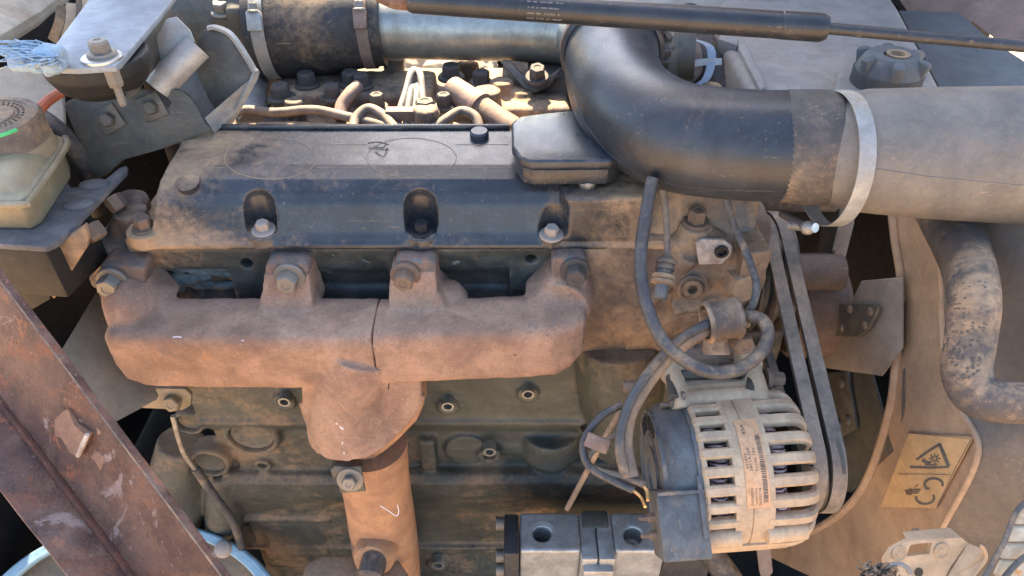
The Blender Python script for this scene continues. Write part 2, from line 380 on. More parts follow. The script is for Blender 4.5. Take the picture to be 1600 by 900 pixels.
G('plate_olive', (.17, .135, .085), (.22, .165, .105), amt=.1, up=.1, rough=.6, scale=16, soft=.35)
G('tan_plate', (.33, .22, .13), (.22, .15, .095), amt=.15, rough=.65, scale=40)
G('blue_paint', (.20, .33, .40), (.25, .38, .45), amt=-.05, up=-.1, rough=.45, scale=30, bump=.08)
G('strut_black', (.011, .014, .018), (.020, .024, .030), amt=-.26, up=.35, rough=.38, scale=34, soft=.2, dust=(.24, .15, .12), bump=.12)
G('strut_rod', (.02, .022, .025), (.03, .033, .036), amt=-.12, up=.3, rough=.4, scale=40)
G('rope_blue', (.24, .34, .43), (.32, .42, .49), amt=-.1, rough=.8, scale=60)
G('orange_wire', (.45, .13, .06), (.36, .10, .05), amt=.05, rough=.6)
G('paint_green', (.10, .62, .20), (.06, .50, .15), amt=-.2, rough=.6)
G('paint_white', (.72, .70, .72), (.62, .62, .66), amt=-.2, rough=.7)
G('pad_pale', (.32, .25, .20), (.48, .41, .35), amt=.05, rough=.85, scale=70, bump=.5)
G('plate_pale', (.40, .29, .18), (.46, .335, .21), dust=(.46, .325, .20), amt=.2, up=0, rough=.7, scale=30, bump=.1)
G('mesh_metal', (.40, .33, .22), (.52, .44, .31), amt=.1, rough=.7, scale=60, spots=[(70, .60, (.45, .22, .06))])
G('mesh_frame', (.05, .055, .055), (.09, .09, .085), amt=.15, rough=.7, wear=None)
G('hose_mark', (.07, .06, .05), (.10, .085, .07), amt=.0, rough=.8, scale=60)
G('print_faded', (.10, .10, .10), (.14, .14, .135), amt=-.1, rough=.7, scale=60)
G('shade_hood_paint', (.30, .24, .18), (.34, .27, .20), amt=.1, rough=.6, scale=6)
# ================================================================== setting
def struct(name, bm, mat, label=None):
    o = obj(name, bm, mat); o['kind'] = 'structure'
    if label: o['label'] = label
    return o
struct('ground', box((0, 0, -1.2), (60, 60, .02)), 'ground_dirt')
struct('engine_bay_floor', box((0.05, .25, -.66), (1.7, 1.0, .01)), 'black_and_shade')  # bay floor and walls coloured near-black so the gaps stay in shade
struct('engine_bay_wall', prism([(-.80, .80, -.68), (.90, .80, -.68), (.90, .80, .45), (.20, .80, .45), (.12, .80, .02), (-.22, .80, .02), (-.30, .80, .62), (-.80, .80, .62)], (0, .012, 0)), 'black_and_shade')  # end sections raised out of view, added to block the sun
struct('engine_bay_side', prism([(-.72, -.05, -.65), (-.72, .79, -.65), (-.72, .79, .12), (-.72, -.05, .12)], (-.012, 0, 0)), 'black_and_shade')
struct('radiator_core', prism([(.66, -.12, -.65), (.66, .79, -.65), (.66, .79, .05), (.66, -.12, .05)], (.03, 0, 0)), 'black_and_shade')
# unseen open hood, added and shaped to keep sun off the near side
hood = thing('shade_hood', 'open tan hood added out of view behind the engine bay to block the sun', 'hood', (0, 1.0, .9))
HL = [(-1.6, 1.0), (-.80, .98), (-.66, .85), (-.47, .88), (-.445, 1.28), (-.36, 1.28), (-.30, 1.19), (-.10, 1.17), (.06, 1.12), (.16, .88), (.30, .56), (1.6, .30)]  # lower edge cut unevenly to place the sun patches and the shade
for (xa_, za_), (xb_, zb_) in zip(HL, HL[1:]):
    obj('shade_hood_panel', hexa([(xa_, 1.0, za_), (xb_, 1.0, zb_), (xb_, .93, 1.80), (xa_, .93, 1.80)], [(xa_, 1.012, za_), (xb_, 1.012, zb_), (xb_, .942, 1.80), (xa_, .942, 1.80)]), 'shade_hood_paint', hood)

# ================================================================== engine block
def zprof(rows): return [Vector((0, y, PY(800, py, y).z)) for py, y in rows]
def xrun(rows, x0, x1, back, bevel=0.0):
    p = zprof(rows); p += [Vector((0, back, p[-1].z)), Vector((0, back, p[0].z))]
    return prism([q + Vector((x0, 0, 0)) for q in p], (x1 - x0, 0, 0), bevel)
def ringboss(px, py, y, rpx, out=.008, hole=.5, solids=None, cuts=None, deep=.018):
    p = PY(px, py, y); r = M(rpx, p)
    merge(solids, cyl(p + Vector((0, .02, 0)), (0, -1, 0), r, .02 + out, 20))
    if hole: merge(cuts, cyl(p + Vector((0, -out - .004, 0)), (0, 1, 0), r * hole, deep, 18))
blk = thing('engine_block', 'dark green dusty diesel engine block behind the exhaust manifold', 'engine', (0, .1, -.6))
S = bmesh.new(); C = bmesh.new()
merge(S, xrun([(520, .016), (652, .012), (664, .006), (668, .012), (672, .034), (726, .036), (742, .018), (756, .010), (776, .012), (800, .03), (850, .034), (980, .03)], PY(300, 640, .01).x, .30, .3))
merge(S, xrun([(520, .02), (610, .022), (700, .028), (980, .03)], -.36, PY(500, 640, .01).x, .3))
# recessed bay edge and webs
a = PY(700, 705, .03); merge(S, box(a + Vector((-.025, .012, .0)), (.02, .045, .06), bevel=.004))
for px, py, y, r, o_, h_ in ((700, 632, .012, 17, .006, .5), (825, 613, .012, 17, .006, .5), (765, 703, .03, 19, .012, .45), (685, 880, .03, 17, .006, .45), (445, 625, .012, 18, .006, .5), (412, 722, .028, 14, .008, .5), (1050, 700, .03, 16, .006, .5)):
    ringboss(px, py, y, r, o_, h_, S, C)
p = PY(765, 703, .03); merge(S, cyl(p + Vector((-.03, .022, 0)), (0, -1, 0), .028, .024, 24)); merge(S, box(p + Vector((.03, .018, -.004)), (.09, .03, .028), bevel=.006))
p = PY(860, 715, .03); merge(S, lathe(p + Vector((0, .02, .02)), (0, 0, -1), [(.04, -.02), (.042, .02), (.03, .04), (0, .045)], 24))
# large plugs on the left
for px, py, r in ((395, 677, 44), (298, 655, 25), (330, 718, 32), (930, 658, 30)):
    p = PY(px, py, .022); rr = M(r, p)
    merge(S, lathe(p + Vector((0, .02, 0)), (0, -1, 0), [(rr, 0), (rr, .026), (rr * .93, .029)], 32))
    merge(C, cyl(p + Vector((0, -.02, 0)), (0, 1, 0), rr * .78, .024, 32))
# starter side bulges, lower left
a = PY(300, 700, .01)
merge(S, tube([PY(285, 690, .03), PY(275, 760, .02), PY(280, 850, .03), PY(290, 960, .03)], [.03, .036, .034, .03], 20))
merge(S, tube([PY(345, 735, .03), PY(350, 800, .022), PY(352, 860, .03)], [.022, .026, .024], 18))
merge(S, box(PY(450, 800, .04), (.13, .03, .01), bevel=.003)); merge(S, box(PY(470, 860, .04), (.10, .035, .05), bevel=.008))
merge(S, box(PY(640, 840, .045), (.6, .04, .006), bevel=.002))
# barrel by the timing case
merge(S, tube([PY(965, 520, .02), PY(968, 600, .02), PY(972, 680, .035)], [.05, .05, .045], 24))
cast('block_casting', S, 'block_green', blk, .0026, 5, C, rough=.0006)
for px, py, r in ((395, 677, 33), (298, 655, 18), (330, 718, 24)):
    p = PY(px, py, .022); rr = M(r, p)
    obj('core_plug', lathe(p + Vector((0, .004, 0)), (0, -1, 0), [(rr, 0), (rr, .006), (rr * .8, .003), (0, .001)], 28), 'block_green', blk)
for px, py, y in ((700, 632, .004), (825, 613, .004), (765, 703, .016), (445, 625, .004), (685, 880, .022)):
    p = PY(px, py, y); r = M(10, p)
    obj('threaded_sleeve', lathe(p, (0, -1, 0), [(r, -.01), (r, .004), (r * .65, .004), (r * .6, -.01)], 18, closed=True), 'tube_metal', blk)
p = PZ(520, 890, -.40)
o = obj('sump_flange', prism([PZ(x, y, -.36) for x, y in ((470, 905), (478, 880), (500, 868), (560, 868), (620, 870), (640, 900), (640, 930), (470, 930))], (0, 0, -.02), .004), 'tan_plate', blk)
p = PZ(345, 852, -.30); 
bolt(blk, PY(350, 858, -.02), (0, -.5, 1), .012, .012, 'round', 'pad_pale', 'cap_nut')

# ------------------------------------------------------------------ cylinder head
hd = thing('cylinder_head', 'black cylinder head with flaking grey residue above the manifold', 'cylinder head', (0, .05, -.06))
S = bmesh.new(); C = bmesh.new()
xl = PY(215, 420, 0).x; xr = PY(905, 420, 0).x
merge(S, xrun([(374, -.002), (392, -.004), (418, .004), (426, .016), (440, .022), (452, .017), (470, .012), (492, .026), (560, .03)], xl, xr, .12))
for px, w_ in ((190, 60), (386, 52), (447, 60), (640, 60), (826, 60), (890, 56)):
    a = PY(px, 440, .0); merge(S, hexa([(a.x - M(w_ / 2, a), .05, -.06), (a.x + M(w_ / 2, a), .05, -.06), (a.x + M(w_ / 2, a), .0, -.06), (a.x - M(w_ / 2, a), .0, -.06)],
        [(a.x - M(w_ / 2, a), .05, .05), (a.x + M(w_ / 2, a), .05, .05), (a.x + M(w_ / 2, a), .0, .046), (a.x - M(w_ / 2, a), .0, .046)]))
for px, py in ((385, 412), (830, 405)):
    p = PY(px, py, 0.0); merge(C, cyl(p + Vector((0, -.01, 0)), (0, 1, 0), M(9, p), .03, 18))
# residue lumps, left bay
rnd = random.Random(3); Q = bmesh.new()
for i in range(60):
    px = rnd.uniform(250, 360); py = rnd.uniform(405, 455); p = PY(px, py, .008)
    merge(Q, ball(p + Vector((0, .004, 0)), rnd.uniform(.003, .007), (2.2, 1, .6), 8))
cast('head_casting', S, 'head_paint', hd, .0022, 4, C, rough=.0005)
G('residue', (.06, .075, .07), (.16, .18, .17), amt=.0, rough=.7, scale=70)
cast('residue', Q, 'residue', hd, .0015, 3, None, rough=.0008)
# left end ledge with the cover's end lug
o = cast('head_end', merge(box(PY(200, 390, .012) + Vector((-.004, .02, -.005)), (.05, .06, .03), bevel=.006), merge(cyl(PY(205, 335, .03) + Vector((0, 0, -.04)), (0, 0, 1), .016, .045), tube([PY(200, 350, .03), PY(178, 400, .03), PY(165, 440, .03)], .016))), 'cast_dusty', hd, .002, 5)
obj('plug', lathe(PY(206, 322, .05), (0, -.2, 1), [(.017, -.006), (.018, 0), (.018, .006), (.014, .010), (0, .010)], 24), 'hub_brown', hd)

# ------------------------------------------------------------------ timing case and thermostat side
tcse = thing('timing_case', 'tan dust-caked timing case casting under the rubber elbow', 'engine casing', (.15, .03, -.1))
S = bmesh.new(); C = bmesh.new()
x0 = PY(905, 450, -.02).x; x1 = PY(1010, 450, -.02).x
merge(S, xrun([(374, -.006), (382, -.010), (430, -.012), (500, -.010), (556, -.004), (566, .02)], x0 - .016, x1, .12))
x2 = PY(1150, 450, -.01).x
merge(S, xrun([(330, .02), (350, .004), (372, -.008), (470, -.014), (545, -.012), (556, .0), (570, .02), (640, .02)], x1 - .01, x2, .12))
merge(S, xrun([(345, .03), (380, .02), (480, .012), (560, .02), (640, .03)], x2 - .01, PY(1198, 450, .0).x, .12))
merge(S, prism([PY(x, y, -.020) for x, y in ((1044, 388), (1062, 374), (1108, 369), (1134, 374), (1150, 390), (1153, 412), (1184, 432), (1190, 458), (1160, 486), (1110, 478), (1060, 486), (1040, 450))], (0, .035, 0), .007, 3))
merge(S, prism([PZ(x, y, .072) for x, y in ((1148, 354), (1184, 350), (1208, 392), (1164, 396))], (0, 0, -.06), .001))
p = PY(1080, 447, -.02); merge(S, cyl(p + Vector((0, .02, 0)), (0, -1, .1), M(25, p), .027))
p = PZ(1087, 348, .082); merge(S, lathe(p + Vector((0, 0, -.014)), (0, -.08, 1), [(.017, 0), (.0165, .010), (.015, .014), (0, .014)], 28))
merge(S, tube([PY(1010, 470, -.012), PY(1050, 430, -.016), PY(1075, 400, -.018)], .010, 14)); merge(S, tube([PY(1050, 480, -.018), PY(1120, 470, -.022), PY(1150, 455, -.02)], .009, 14))
p = PY(1157, 445, -.022); merge(S, cyl(p + Vector((0, .03, 0)), (.1, -1, .2), M(34, p), .032))
cast('case_casting', S, 'cast_dusty', tcse, .0019, 2, C, rough=.0010)
p = PY(1100, 393, -.024); obj('pale_pad', prism([PY(x, y, -.0245) for x, y in ((1087, 380), (1098, 374), (1132, 376), (1144, 386), (1143, 398), (1128, 413), (1092, 414))], (0, .004, 0), .001), 'pad_pale', tcse, label='pale chalky square pad')
C_ = None
p = PY(1127, 392, -.026); obj('pad_hole', lathe(p, (0, -1, 0), [(M(11, p), 0), (M(11, p), .003), (M(7, p), .003), (M(7, p), -.002), (0, -.002)], 20), 'gloss_black', tcse)
p = PY(1080, 447, -.026); r = M(19, p)
obj('socket_plug', lathe(p, (0, -1, .15), [(r * 1.15, -.002), (r * 1.15, .003), (r, .005), (r * .85, .004), (r * .8, .007), (r * .42, .007), (r * .40, .000), (0, .0)], 24), 'bolt_dusty', tcse)
p = PY(1157, 443, -.030); obj('hex_plug', lathe(p, (.1, -1, .25), [(M(27, p), -.01), (M(27, p), .008), (M(22, p), .013), (0, .013)], 6, .3), 'tan_plate', tcse)
bolt(tcse, PZ(1087, 348, .082) + Vector((0, 0, -.0005)), (0, -.08, 1), .0088, .014, 'flange', 'bolt_dusty')
p = PX(1206, 388, .268); bolt(tcse, p, (1, -.25, 0), .011, .012, 'hex', 'bolt_dusty'); bolt(tcse, PX(1192, 445, .262), (1, -.3, 0), .008, .010, 'hex', 'bolt_dusty')

# ================================================================== valve cover
vc = thing('valve_cover', 'long black valve cover with two faint round rings embossed on top', 'valve cover', (0, .05, .057))
def ycov(px, py, y): return PY(px, py, y)
zt = .128
S = bmesh.new(); C = bmesh.new()
xa, xb = PY(238, 385, -.004).x, PY(1180, 375, -.004).x
rows = [(-.006, .056), (-.008, .064), (-.004, .070), (.000, .080), (.006, .096), (.012, .106), (.022, .114), (.040, .119), (.100, .124), (.108, .121), (.110, .056)]
# cross-sections along x, left end leans in
secs = []
for x, f in ((xa, .92), (xa + .004, .97), (xa + .010, 1.0), (xb, 1.0)):
    secs.append([(x + ((z - .057) * .26 if x < xa + .02 else 0), .057 + (y - .057) * (1 if f > .9 else .94), .056 + (z - .056) * (f + (1 - f) * .55)) for y, z in rows])
rings = [[S.verts.new(p) for p in s] for s in secs]; n = len(rows)
for A, B in zip(rings, rings[1:]):
    for k in range(n): S.faces.new((A[k], A[(k + 1) % n], B[(k + 1) % n], B[k]))
S.faces.new(list(reversed(rings[0]))); S.faces.new(rings[-1]); fixn(S)
# base flange
merge(S, box(((xa + xb) / 2, .05, .0585), (xb - xa + .02, .122, .007), bevel=.002))
# bolt seats and pockets
pock = [(408, 345, 25), (658, 345, 26), (862, 338, 24)]
for px, py, hw in pock:
    p = PY(px, py, .002); r = M(hw, p)
    merge(S, lathe((p.x, .004, .056), (0, 0, 1), [(r * 1.12, 0), (r * 1.08, .012), (0, .012)], 24))
    # niche: vertical rounded slot sunk from the side, open to the front
    c = bmesh.new()
    for k, (zz, rr) in enumerate(((.071, .95), (.085, 1.0), (.104, 1.05), (.112, 1.0))): pass
    yc_ = .002 if px < 800 else -.008
    merge(C, lathe((p.x, yc_, .069), (0, 0, 1), [(r * .92, 0), (r, .012), (r * 1.02, .030), (r * .85, .040), (r * .45, .045), (0, .046)], 24))
    merge(C, box((p.x, yc_ - .014, .086), (r * 1.84, .03, .034)))
p = PY(225, 350, .004); merge(S, lathe((p.x, p.y + .002, .056), (0, 0, 1), [(.020, 0), (.019, .014), (0, .014)], 24))
# stepped pad right of the last pocket, bosses
p = PY(830, 370, -.004); merge(S, box(p + Vector((0, .008, -.004)), (.05, .02, .012), bevel=.002))
merge(S, box(PY(930, 330, 0) + Vector((.01, .02, -.004)), (.085, .06, .05), bevel=.004))
cast('cover_shell', S, 'cover_black', vc, .0017, 4, C)
# embossed discs
def ztop(y): return .119 + (y - .04) * .0833 if y > .04 else .119
YZ = [(.006, .096), (.012, .106), (.022, .114), (.040, .119), (.100, .124), (.12, .1255)]
def zsurf(y):
    for (y0, z0), (y1, z1) in zip(YZ, YZ[1:]):
        if y <= y1: return z0 + (z1 - z0) * (y - y0) / (y1 - y0)
    return YZ[-1][1]
shell = [o for o in vc.children if o.name.startswith('cover_shell')][0]
def topdisc(px, py, rx, ry):
    P = [surf(shell, px + rx * math.cos(t), py + ry * math.sin(t)) for t in [2 * math.pi * k / 96 for k in range(96)]]
    return obj('embossed_ring', tube(P, .0005, 6, 1, True, smooth=False), 'ring_dust', vc)
topdisc(423, 248, 72, 32); topdisc(643, 247, 70, 31)
for py, a, b in ((226, 296, 352), (226, 492, 574), (226, 712, 795), (262, 280, 352), (262, 496, 573), (262, 714, 800)):
    decal('seam_rib', shell, [(a, py), (b, py)], .0004, 'ring_dust', vc, 0)
A, B = PZ(292, 203, .1235), PZ(797, 200, .1235)
obj('rear_rim', box(((A.x + B.x) / 2, A.y + .004, .1235), (B.x - A.x, .006, .008), bevel=.002), 'cover_black', vc)
p = PZ(294, 286, .112); obj('oval_button', lathe(p, (0, -.35, 1), [(.011, -.004), (.011, .002), (.009, .0035), (0, .0035)], 24), 'cover_black', vc)
p = PZ(749, 212, .124); obj('round_plug', lathe(p, (0, -.05, 1), [(.0095, -.004), (.0095, .004), (.008, .006), (0, .006)], 24), 'lid_black', vc)
p = surf(shell, 917, 290); obj('dome_plug', ball(p + Vector((0, 0, .003)), .0088), 'bolt_steel', vc)
p = PZ(852, 277, .117); obj('small_cap', ball(p, .005, (1, 1, .6)), 'bolt_dusty', vc)
for i, (px, py, hw) in enumerate(pock):
    p = PY(px, py, .002); m_ = ('pad_pale', 'gloss_black', 'pad_pale')[i]
    q = Vector((p.x, .003 if px < 800 else -.005, .069)); bolt(vc, q, (0, -.1, 1), M(11, p), .009, 'washer', m_, 'cover_bolt')
p = PY(225, 350, .004); bolt(vc, (p.x, p.y, .070), (0, -.1, 1), .0082, .012, 'flange', 'bolt_dusty', 'cover_bolt')
# breather lid
zl = .146
ol = [PZ(x, y, zl) for x, y in ((799, 192), (812, 181), (850, 176), (930, 168), (1000, 178), (1010, 205), (975, 240), (955, 250), (830, 251), (812, 246), (800, 228))]
lid = obj('breather_lid', prism(ol, (0, 0, -.010), .003, 3), 'lid_black', vc, label='black rounded breather lid on the valve cover')
cxy = sum(ol, Vector()) / len(ol)
obj('lid_base', prism([cxy + (p - cxy) * .95 + Vector((0, 0, -.011)) for p in ol], (0, 0, -.016), .002), 'cover_black', vc)
bm = bmesh.new()
for (a, b, c_) in (((575, 224), (590, 222), (607, 226)), ((585, 229), (598, 231), (604, 224))):
    tube([PZ(*a, .1245), PZ(*b, .126), PZ(*c_, .1245)], .0007, 6, 4, bm=bm)
tag(obj('twig', bm, 'bolt_dark'), 'tiny dry twig lying on the valve cover disc', 'twig')

# ================================================================== exhaust manifold
mf = thing('exhaust_manifold', 'rusty brown cast iron exhaust manifold bolted along the engine side', 'manifold', (-.17, -.05, -.07))
YM = -.05
S = bmesh.new()
def Lg(px, py): return PY(px, py, YM)
def lsec(px, t, b, y=-.05):
    """log section: top and bottom silhouette rows -> centre and radius"""
    el = lambda py: PITCH - math.atan((450 - py) / F)
    mid = (el(t) + el(b)) / 2; half = (el(b) - el(t)) / 2
    h = y - CAM.y; dd = h / math.cos(mid); c = Vector((0, y, CAM.z - h * math.tan(mid)))
    c.x = (px - 800) / F * dep(c); return c, dd * math.sin(half)
ls = [lsec(px, t, b) for px, t, b in ((188, 490, 560), (205, 478, 585), (235, 473, 594), (330, 474, 597), (470, 474, 598), (560, 474, 597), (594, 474, 594))]
def sqc(r, seg=32, k=.38):
    out = []
    for i in range(seg):
        a = 2 * math.pi * i / seg; c, s = math.cos(a), math.sin(a)
        out.append((r * .94 * math.copysign(abs(c) ** k, c), r * .88 * math.copysign(abs(s) ** k, s)))
    return out
def log(bm, L, k=.38):
    P = [a for a, _ in L]; rr = [b for _, b in L]
    fr = []
    rings = []
    for p, r in zip(P, rr): rings.append([bm.verts.new(Vector((p.x, p.y - b, p.z + a))) for a, b in sqc(r, 32, k)])
    for A, B in zip(rings, rings[1:]):
        for i in range(32): bm.faces.new((A[i], A[(i + 1) % 32], B[(i + 1) % 32], B[i]))
    bm.faces.new(rings[0]); bm.faces.new(rings[-1]); fixn(bm)
def runner(S, px, lpx, rpx, top=430):
    A = [PY(lpx, 512, -.054), PY(rpx, 512, -.054)]; B = [PY(px - 35, top, -.028), PY(px + 35, top, -.028)]; m0, m1 = PY(px - 37, 456, -.036), PY(px + 38, 458, -.036)
    bk = lambda v: Vector((v.x, .004, v.z))
    merge(S, hexa([A[0], A[1], bk(A[1]), bk(A[0])], [m0, m1, bk(m1), bk(m0)]))
    merge(S, hexa([m0, m1, bk(m1), bk(m0)], [B[0], B[1], bk(B[1]), bk(B[0])]))
ls = [lsec(px, t, b) for px, t, b in ((181, 500, 548), (188, 488, 568), (204, 478, 586), (232, 474, 594), (330, 474, 597), (470, 474, 598), (560, 474, 597), (593, 474, 594))]
log(S, ls)
merge(S, tube([ls[3][0] + Vector((.004, .0, 0)), PY(208, 474, -.032), PY(208, 450, 0.0)], [.030, .027, .026], 20))
pts = [PY(178, 500, -.055), PY(160, 462, -.036), PY(158, 440, -.028), PY(222, 440, -.028), PY(228, 462, -.036), PY(262, 500, -.055)]; merge(S, prism(pts, (0, .05, 0), .005))
runner(S, 447, 394, 492)
SL = S
c0 = lsec(565, 474, 597)[0]
merge(SL, tube([c0 + Vector((0, -.006, .0)), PY(546, 600, -.062), PY(548, 635, -.062), PY(556, 660, -.062)], [.036, .038, .046, .052], 28))
fl = [(470, 596), (472, 640), (480, 664), (506, 690), (540, 716), (556, 724), (572, 720), (612, 690), (646, 655), (659, 628), (657, 592)]
flv = [PY(x, y, -.075 - (y - 600) * .00012) for x, y in fl]
merge(SL, prism(flv, (0, .045, .012), .003))
merge(SL, tube([v + Vector((0, .006, .004)) for v in flv[1:-1]], .0045, 12, 1, smooth=False))
cuts = cyl(PY(541, 686, -.10), (0, .9, .25), .0052, .06, 16)
mo = cast('manifold_left', SL, 'manifold_rust', mf, .0018, 2, cuts, rough=.0006)
S = bmesh.new()
lr = [lsec(px, t, b) for px, t, b in ((594, 474, 593), (620, 474, 590), (740, 473, 585), (830, 468, 581), (868, 466, 578), (892, 466, 566), (908, 468, 545), (914, 476, 522))]
log(S, lr)
runner(S, 645, 606, 716, 425)
merge(S, tube([PY(880, 480, -.04), PY(886, 465, -.025), PY(888, 445, 0.0)], [.026, .026, .026], 20))
merge(S, ball(PY(696, 470, -.016), .021, (1.15, 1, 1.1)))
pts = [PY(815, 492, -.058), PY(846, 460, -.04), PY(858, 430, -.028), PY(920, 430, -.028), PY(918, 500, -.055)]; merge(S, prism(pts, (0, .05, 0), .006))
mr = cast('manifold_right', S, 'manifold_rust', mf, .0018, 2, None, rough=.0006)
# slip joint line between the halves
decal('crack', mo, [(590, 482), (588, 492), (591, 503), (587, 512), (589, 524), (586, 534), (591, 546), (597, 556), (596, 566), (603, 578), (602, 588), (608, 598), (607, 608)], .0006, 'gloss_black', mf, -.0001)
for pth, r_ in (([(270, 527), (276, 526), (284, 527)], .0008), ([(377, 532), (381, 532)], .0007)):
    decal('paint_fleck', mo, pth, r_, 'paint_white', mf, -.0004, 4)
for pth in ([(525, 661), (528, 663)], [(531, 666), (536, 671)], [(535, 690), (535, 694)], [(537, 706), (538, 710)]):
    decal('chalk_fleck', mo, pth, .0008, 'paint_white', mf, -.0004, 3)
# lugs with bolts
for px, py, x0_, x1_, t_, b_ in ((188, 440, 153, 226, 414, 466), (447, 440, 413, 482, 410, 452), (648, 436, 616, 682, 405, 452), (890, 430, 862, 918, 401, 446)):
    A = [PY(x0_, b_, -.030), PY(x0_, t_ + 6, -.026), PY(x0_ + 6, t_, -.024), PY(x1_ - 8, t_, -.024), PY(x1_, t_ + 5, -.026), PY(x1_, b_, -.030)]
    S = prism(A, (0, .034, 0), .003); cast('lug', S, 'lug_rust', mf, .0018, 4, None, rough=.0008)
for px, py, r_, m_ in ((175, 449, 19, 'bolt_steel'), (452, 443, 19, 'bolt_steel'), (633, 440, 18, 'bolt_dusty'), (899, 433, 18, 'bolt_dark')):
    p = PY(px, py - 4, -.032); bolt(mf, p + Vector((0, .004, .002)), (-.03, -1, .05), M(r_, p) * .92, .013, 'flange', m_, 'manifold_bolt', .3)

# ------------------------------------------------------------------ exhaust pipe
ep = thing('exhaust_pipe', 'orange rusty exhaust pipe running down from the manifold flange', 'exhaust pipe', PY(610, 960, -.06))
flange = prism([v + Vector((0, .010, -.017)) for v in flv], (0, .030, -.010), .003)
cast('flange', flange, 'pipe_rust', ep, .002, 3, None, rough=.0006)
ptop = PY(578, 690, -.055); rp = .047
obj('pipe', tube([ptop, PY(583, 730, -.055), PY(590, 770, -.055), PY(603, 860, -.05), PY(618, 990, -.045)], [M(58, ptop), M(57, ptop), M(56, ptop), M(60, ptop), M(60, ptop)], 40, 8), 'pipe_rust', ep)
p = PY(548, 748, -.110); s = M(40, p)
clip = obj('clamp_plate', box(p, (s, .004, s * 1.15), Matrix.Rotation(R(-6), 3, 'Y') @ Matrix.Rotation(R(-20), 3, 'X'), .0008), 'bracket_dark', ep, label='square dark clamp plate with a bolt')
bolt(ep, p + Vector((0, -.002, .001)), (0, -1, .36), M(12, p), .008, 'washer', 'bolt_steel', 'clamp_bolt')
obj('clamp_lip', prism([PY(516, 735, -.108), PY(524, 728, -.106), PY(566, 732, -.106), PY(566, 738, -.108), PY(528, 740, -.110), PY(522, 752, -.110)], (0, .012, 0), .0008), 'bracket_dark', ep)
p = PY(585, 890, -.115); obj('sensor_collar', lathe(p + Vector((0, .03, 0)), (-.1, -1, .45), [(.026, 0), (.025, .02), (.020, .03), (0, .03)], 28), 'pipe_rust', ep)
obj('sensor_plug', lathe(p + Vector((0, -.002, .012)), (-.1, -.8, -.1), [(.015, -.01), (.015, .012), (.012, .015), (0, .015)], 24), 'bolt_dark', ep)
# white paint marks
def mark(par, px_pts, y, r=.0009, mat='paint_white', nm='paint_mark'):
    return obj(nm, tube([PY(a, b, y) if not callable(y) else y(a, b) for a, b in px_pts], r, 6, 4), mat, par)
# chalk scribbles on manifold and pipe
def on_pipe(x, y): p = PY(x, y, -.05); return p + (CAM - p).normalized() * (M(58, p) * math.sqrt(max(0, 1 - ((x - 600) / 62) ** 2)) + .0005)
mark(ep, [(594, 790), (608, 799), (619, 806), (623, 800), (621, 789)], lambda x, y: PY(x, y, -.1076), .0005)
# ================================================================== rusty beam, lower left
bmn = thing('rusty_beam', 'rusty brown steel angle beam slanting across the lower left corner', 'beam', D(170, 900, .55))
A0, A1 = D(-60, 358, .56), D(400, 972, .50)
B0, B1 = D(-60, 545, .595), D(262, 972, .535)
C0_, C1_ = D(-60, 690, .56), D(160, 972, .51)
def plate4(p, q, r, s, t, bevel=.0012):
    n_ = (Vector(q) - Vector(p)).cross(Vector(s) - Vector(p)).normalized()
    if n_.dot(CAM - Vector(p)) < 0: n_ = -n_
    return prism([p, q, r, s], -n_ * t, bevel)
def wavy(bm, a=.0006, sc=35):
    bmesh.ops.subdivide_edges(bm, edges=[e for e in bm.edges if e.calc_length() > .05], cuts=24, use_grid_fill=True)
    for v in bm.verts:
        v.co += Vector((mnoise.noise(v.co * sc), mnoise.noise(v.co * sc + Vector((9, 0, 0))), mnoise.noise(v.co * sc + Vector((0, 7, 0))))) * a
    return bm
obj('upper_flange', wavy(plate4(A0, A1, B1, B0, .007)), 'beam_rust', bmn)
obj('lower_flange', wavy(plate4(B0, B1, C1_, C0_, .007)), 'beam_rust', bmn)
obj('weld_seam', tube([B0 + (B1 - B0) * (k / 60) + Vector((0, -.001, .001)) for k in range(61)], [.0030 + .0012 * mnoise.noise(Vector((k * .7, 0, 0))) for k in range(61)], 8, smooth=False), 'weld_rust', bmn)
# plane of the upper flange for the weld patch
nA = (A1 - A0).cross(B0 - A0).normalized()
if nA.dot(CAM - A0) < 0: nA = -nA
def onA(px, py, h=0.0):
    r = ray(px, py); t = (A0 - CAM).dot(nA) / r.dot(nA); return CAM + r * t + nA * h
halo = [(126 + 60 * math.cos(t) * math.cos(.9) - 33 * math.sin(t) * math.sin(.9) + random.uniform(-3, 3), 690 + 60 * math.cos(t) * math.sin(.9) + 33 * math.sin(t) * math.cos(.9) + random.uniform(-3, 3)) for t in [2 * math.pi * k / 48 for k in range(48)]]
obj('rust_halo', prism([onA(x, y, -.0012) for x, y in halo], nA * .0016, .0004), 'beam_halo', bmn, label='bright orange rust round the welded tab')
obj('worn_edge_highlight', tube([A0.lerp(A1, k / 80) + nA * .0002 for k in range(81)], [.0006 + .0004 * mnoise.noise(Vector((k * .9, 3, 0))) for k in range(81)], 6, smooth=False), 'cap_dusty', bmn)  # pale line paints a highlight along the worn upper edge
tabp = [(90, 655), (104, 640), (112, 637), (118, 648), (126, 662), (146, 676), (132, 708), (120, 702), (104, 682), (92, 678)]
bm = bmesh.new(); lo = [bm.verts.new(onA(x, y, .0006)) for x, y in tabp]; hi = [bm.verts.new(onA(x, y, .002 + .0045 * max(0, (x + (y - 640) * .5 - 95) / 75))) for x, y in tabp]
bm.faces.new(hi); bm.faces.new(lo)
for k in range(len(tabp)): bm.faces.new((lo[k], lo[(k + 1) % len(tabp)], hi[(k + 1) % len(tabp)], hi[k]))
obj('bent_tab', fixn(bm), 'beam_patch', bmn)
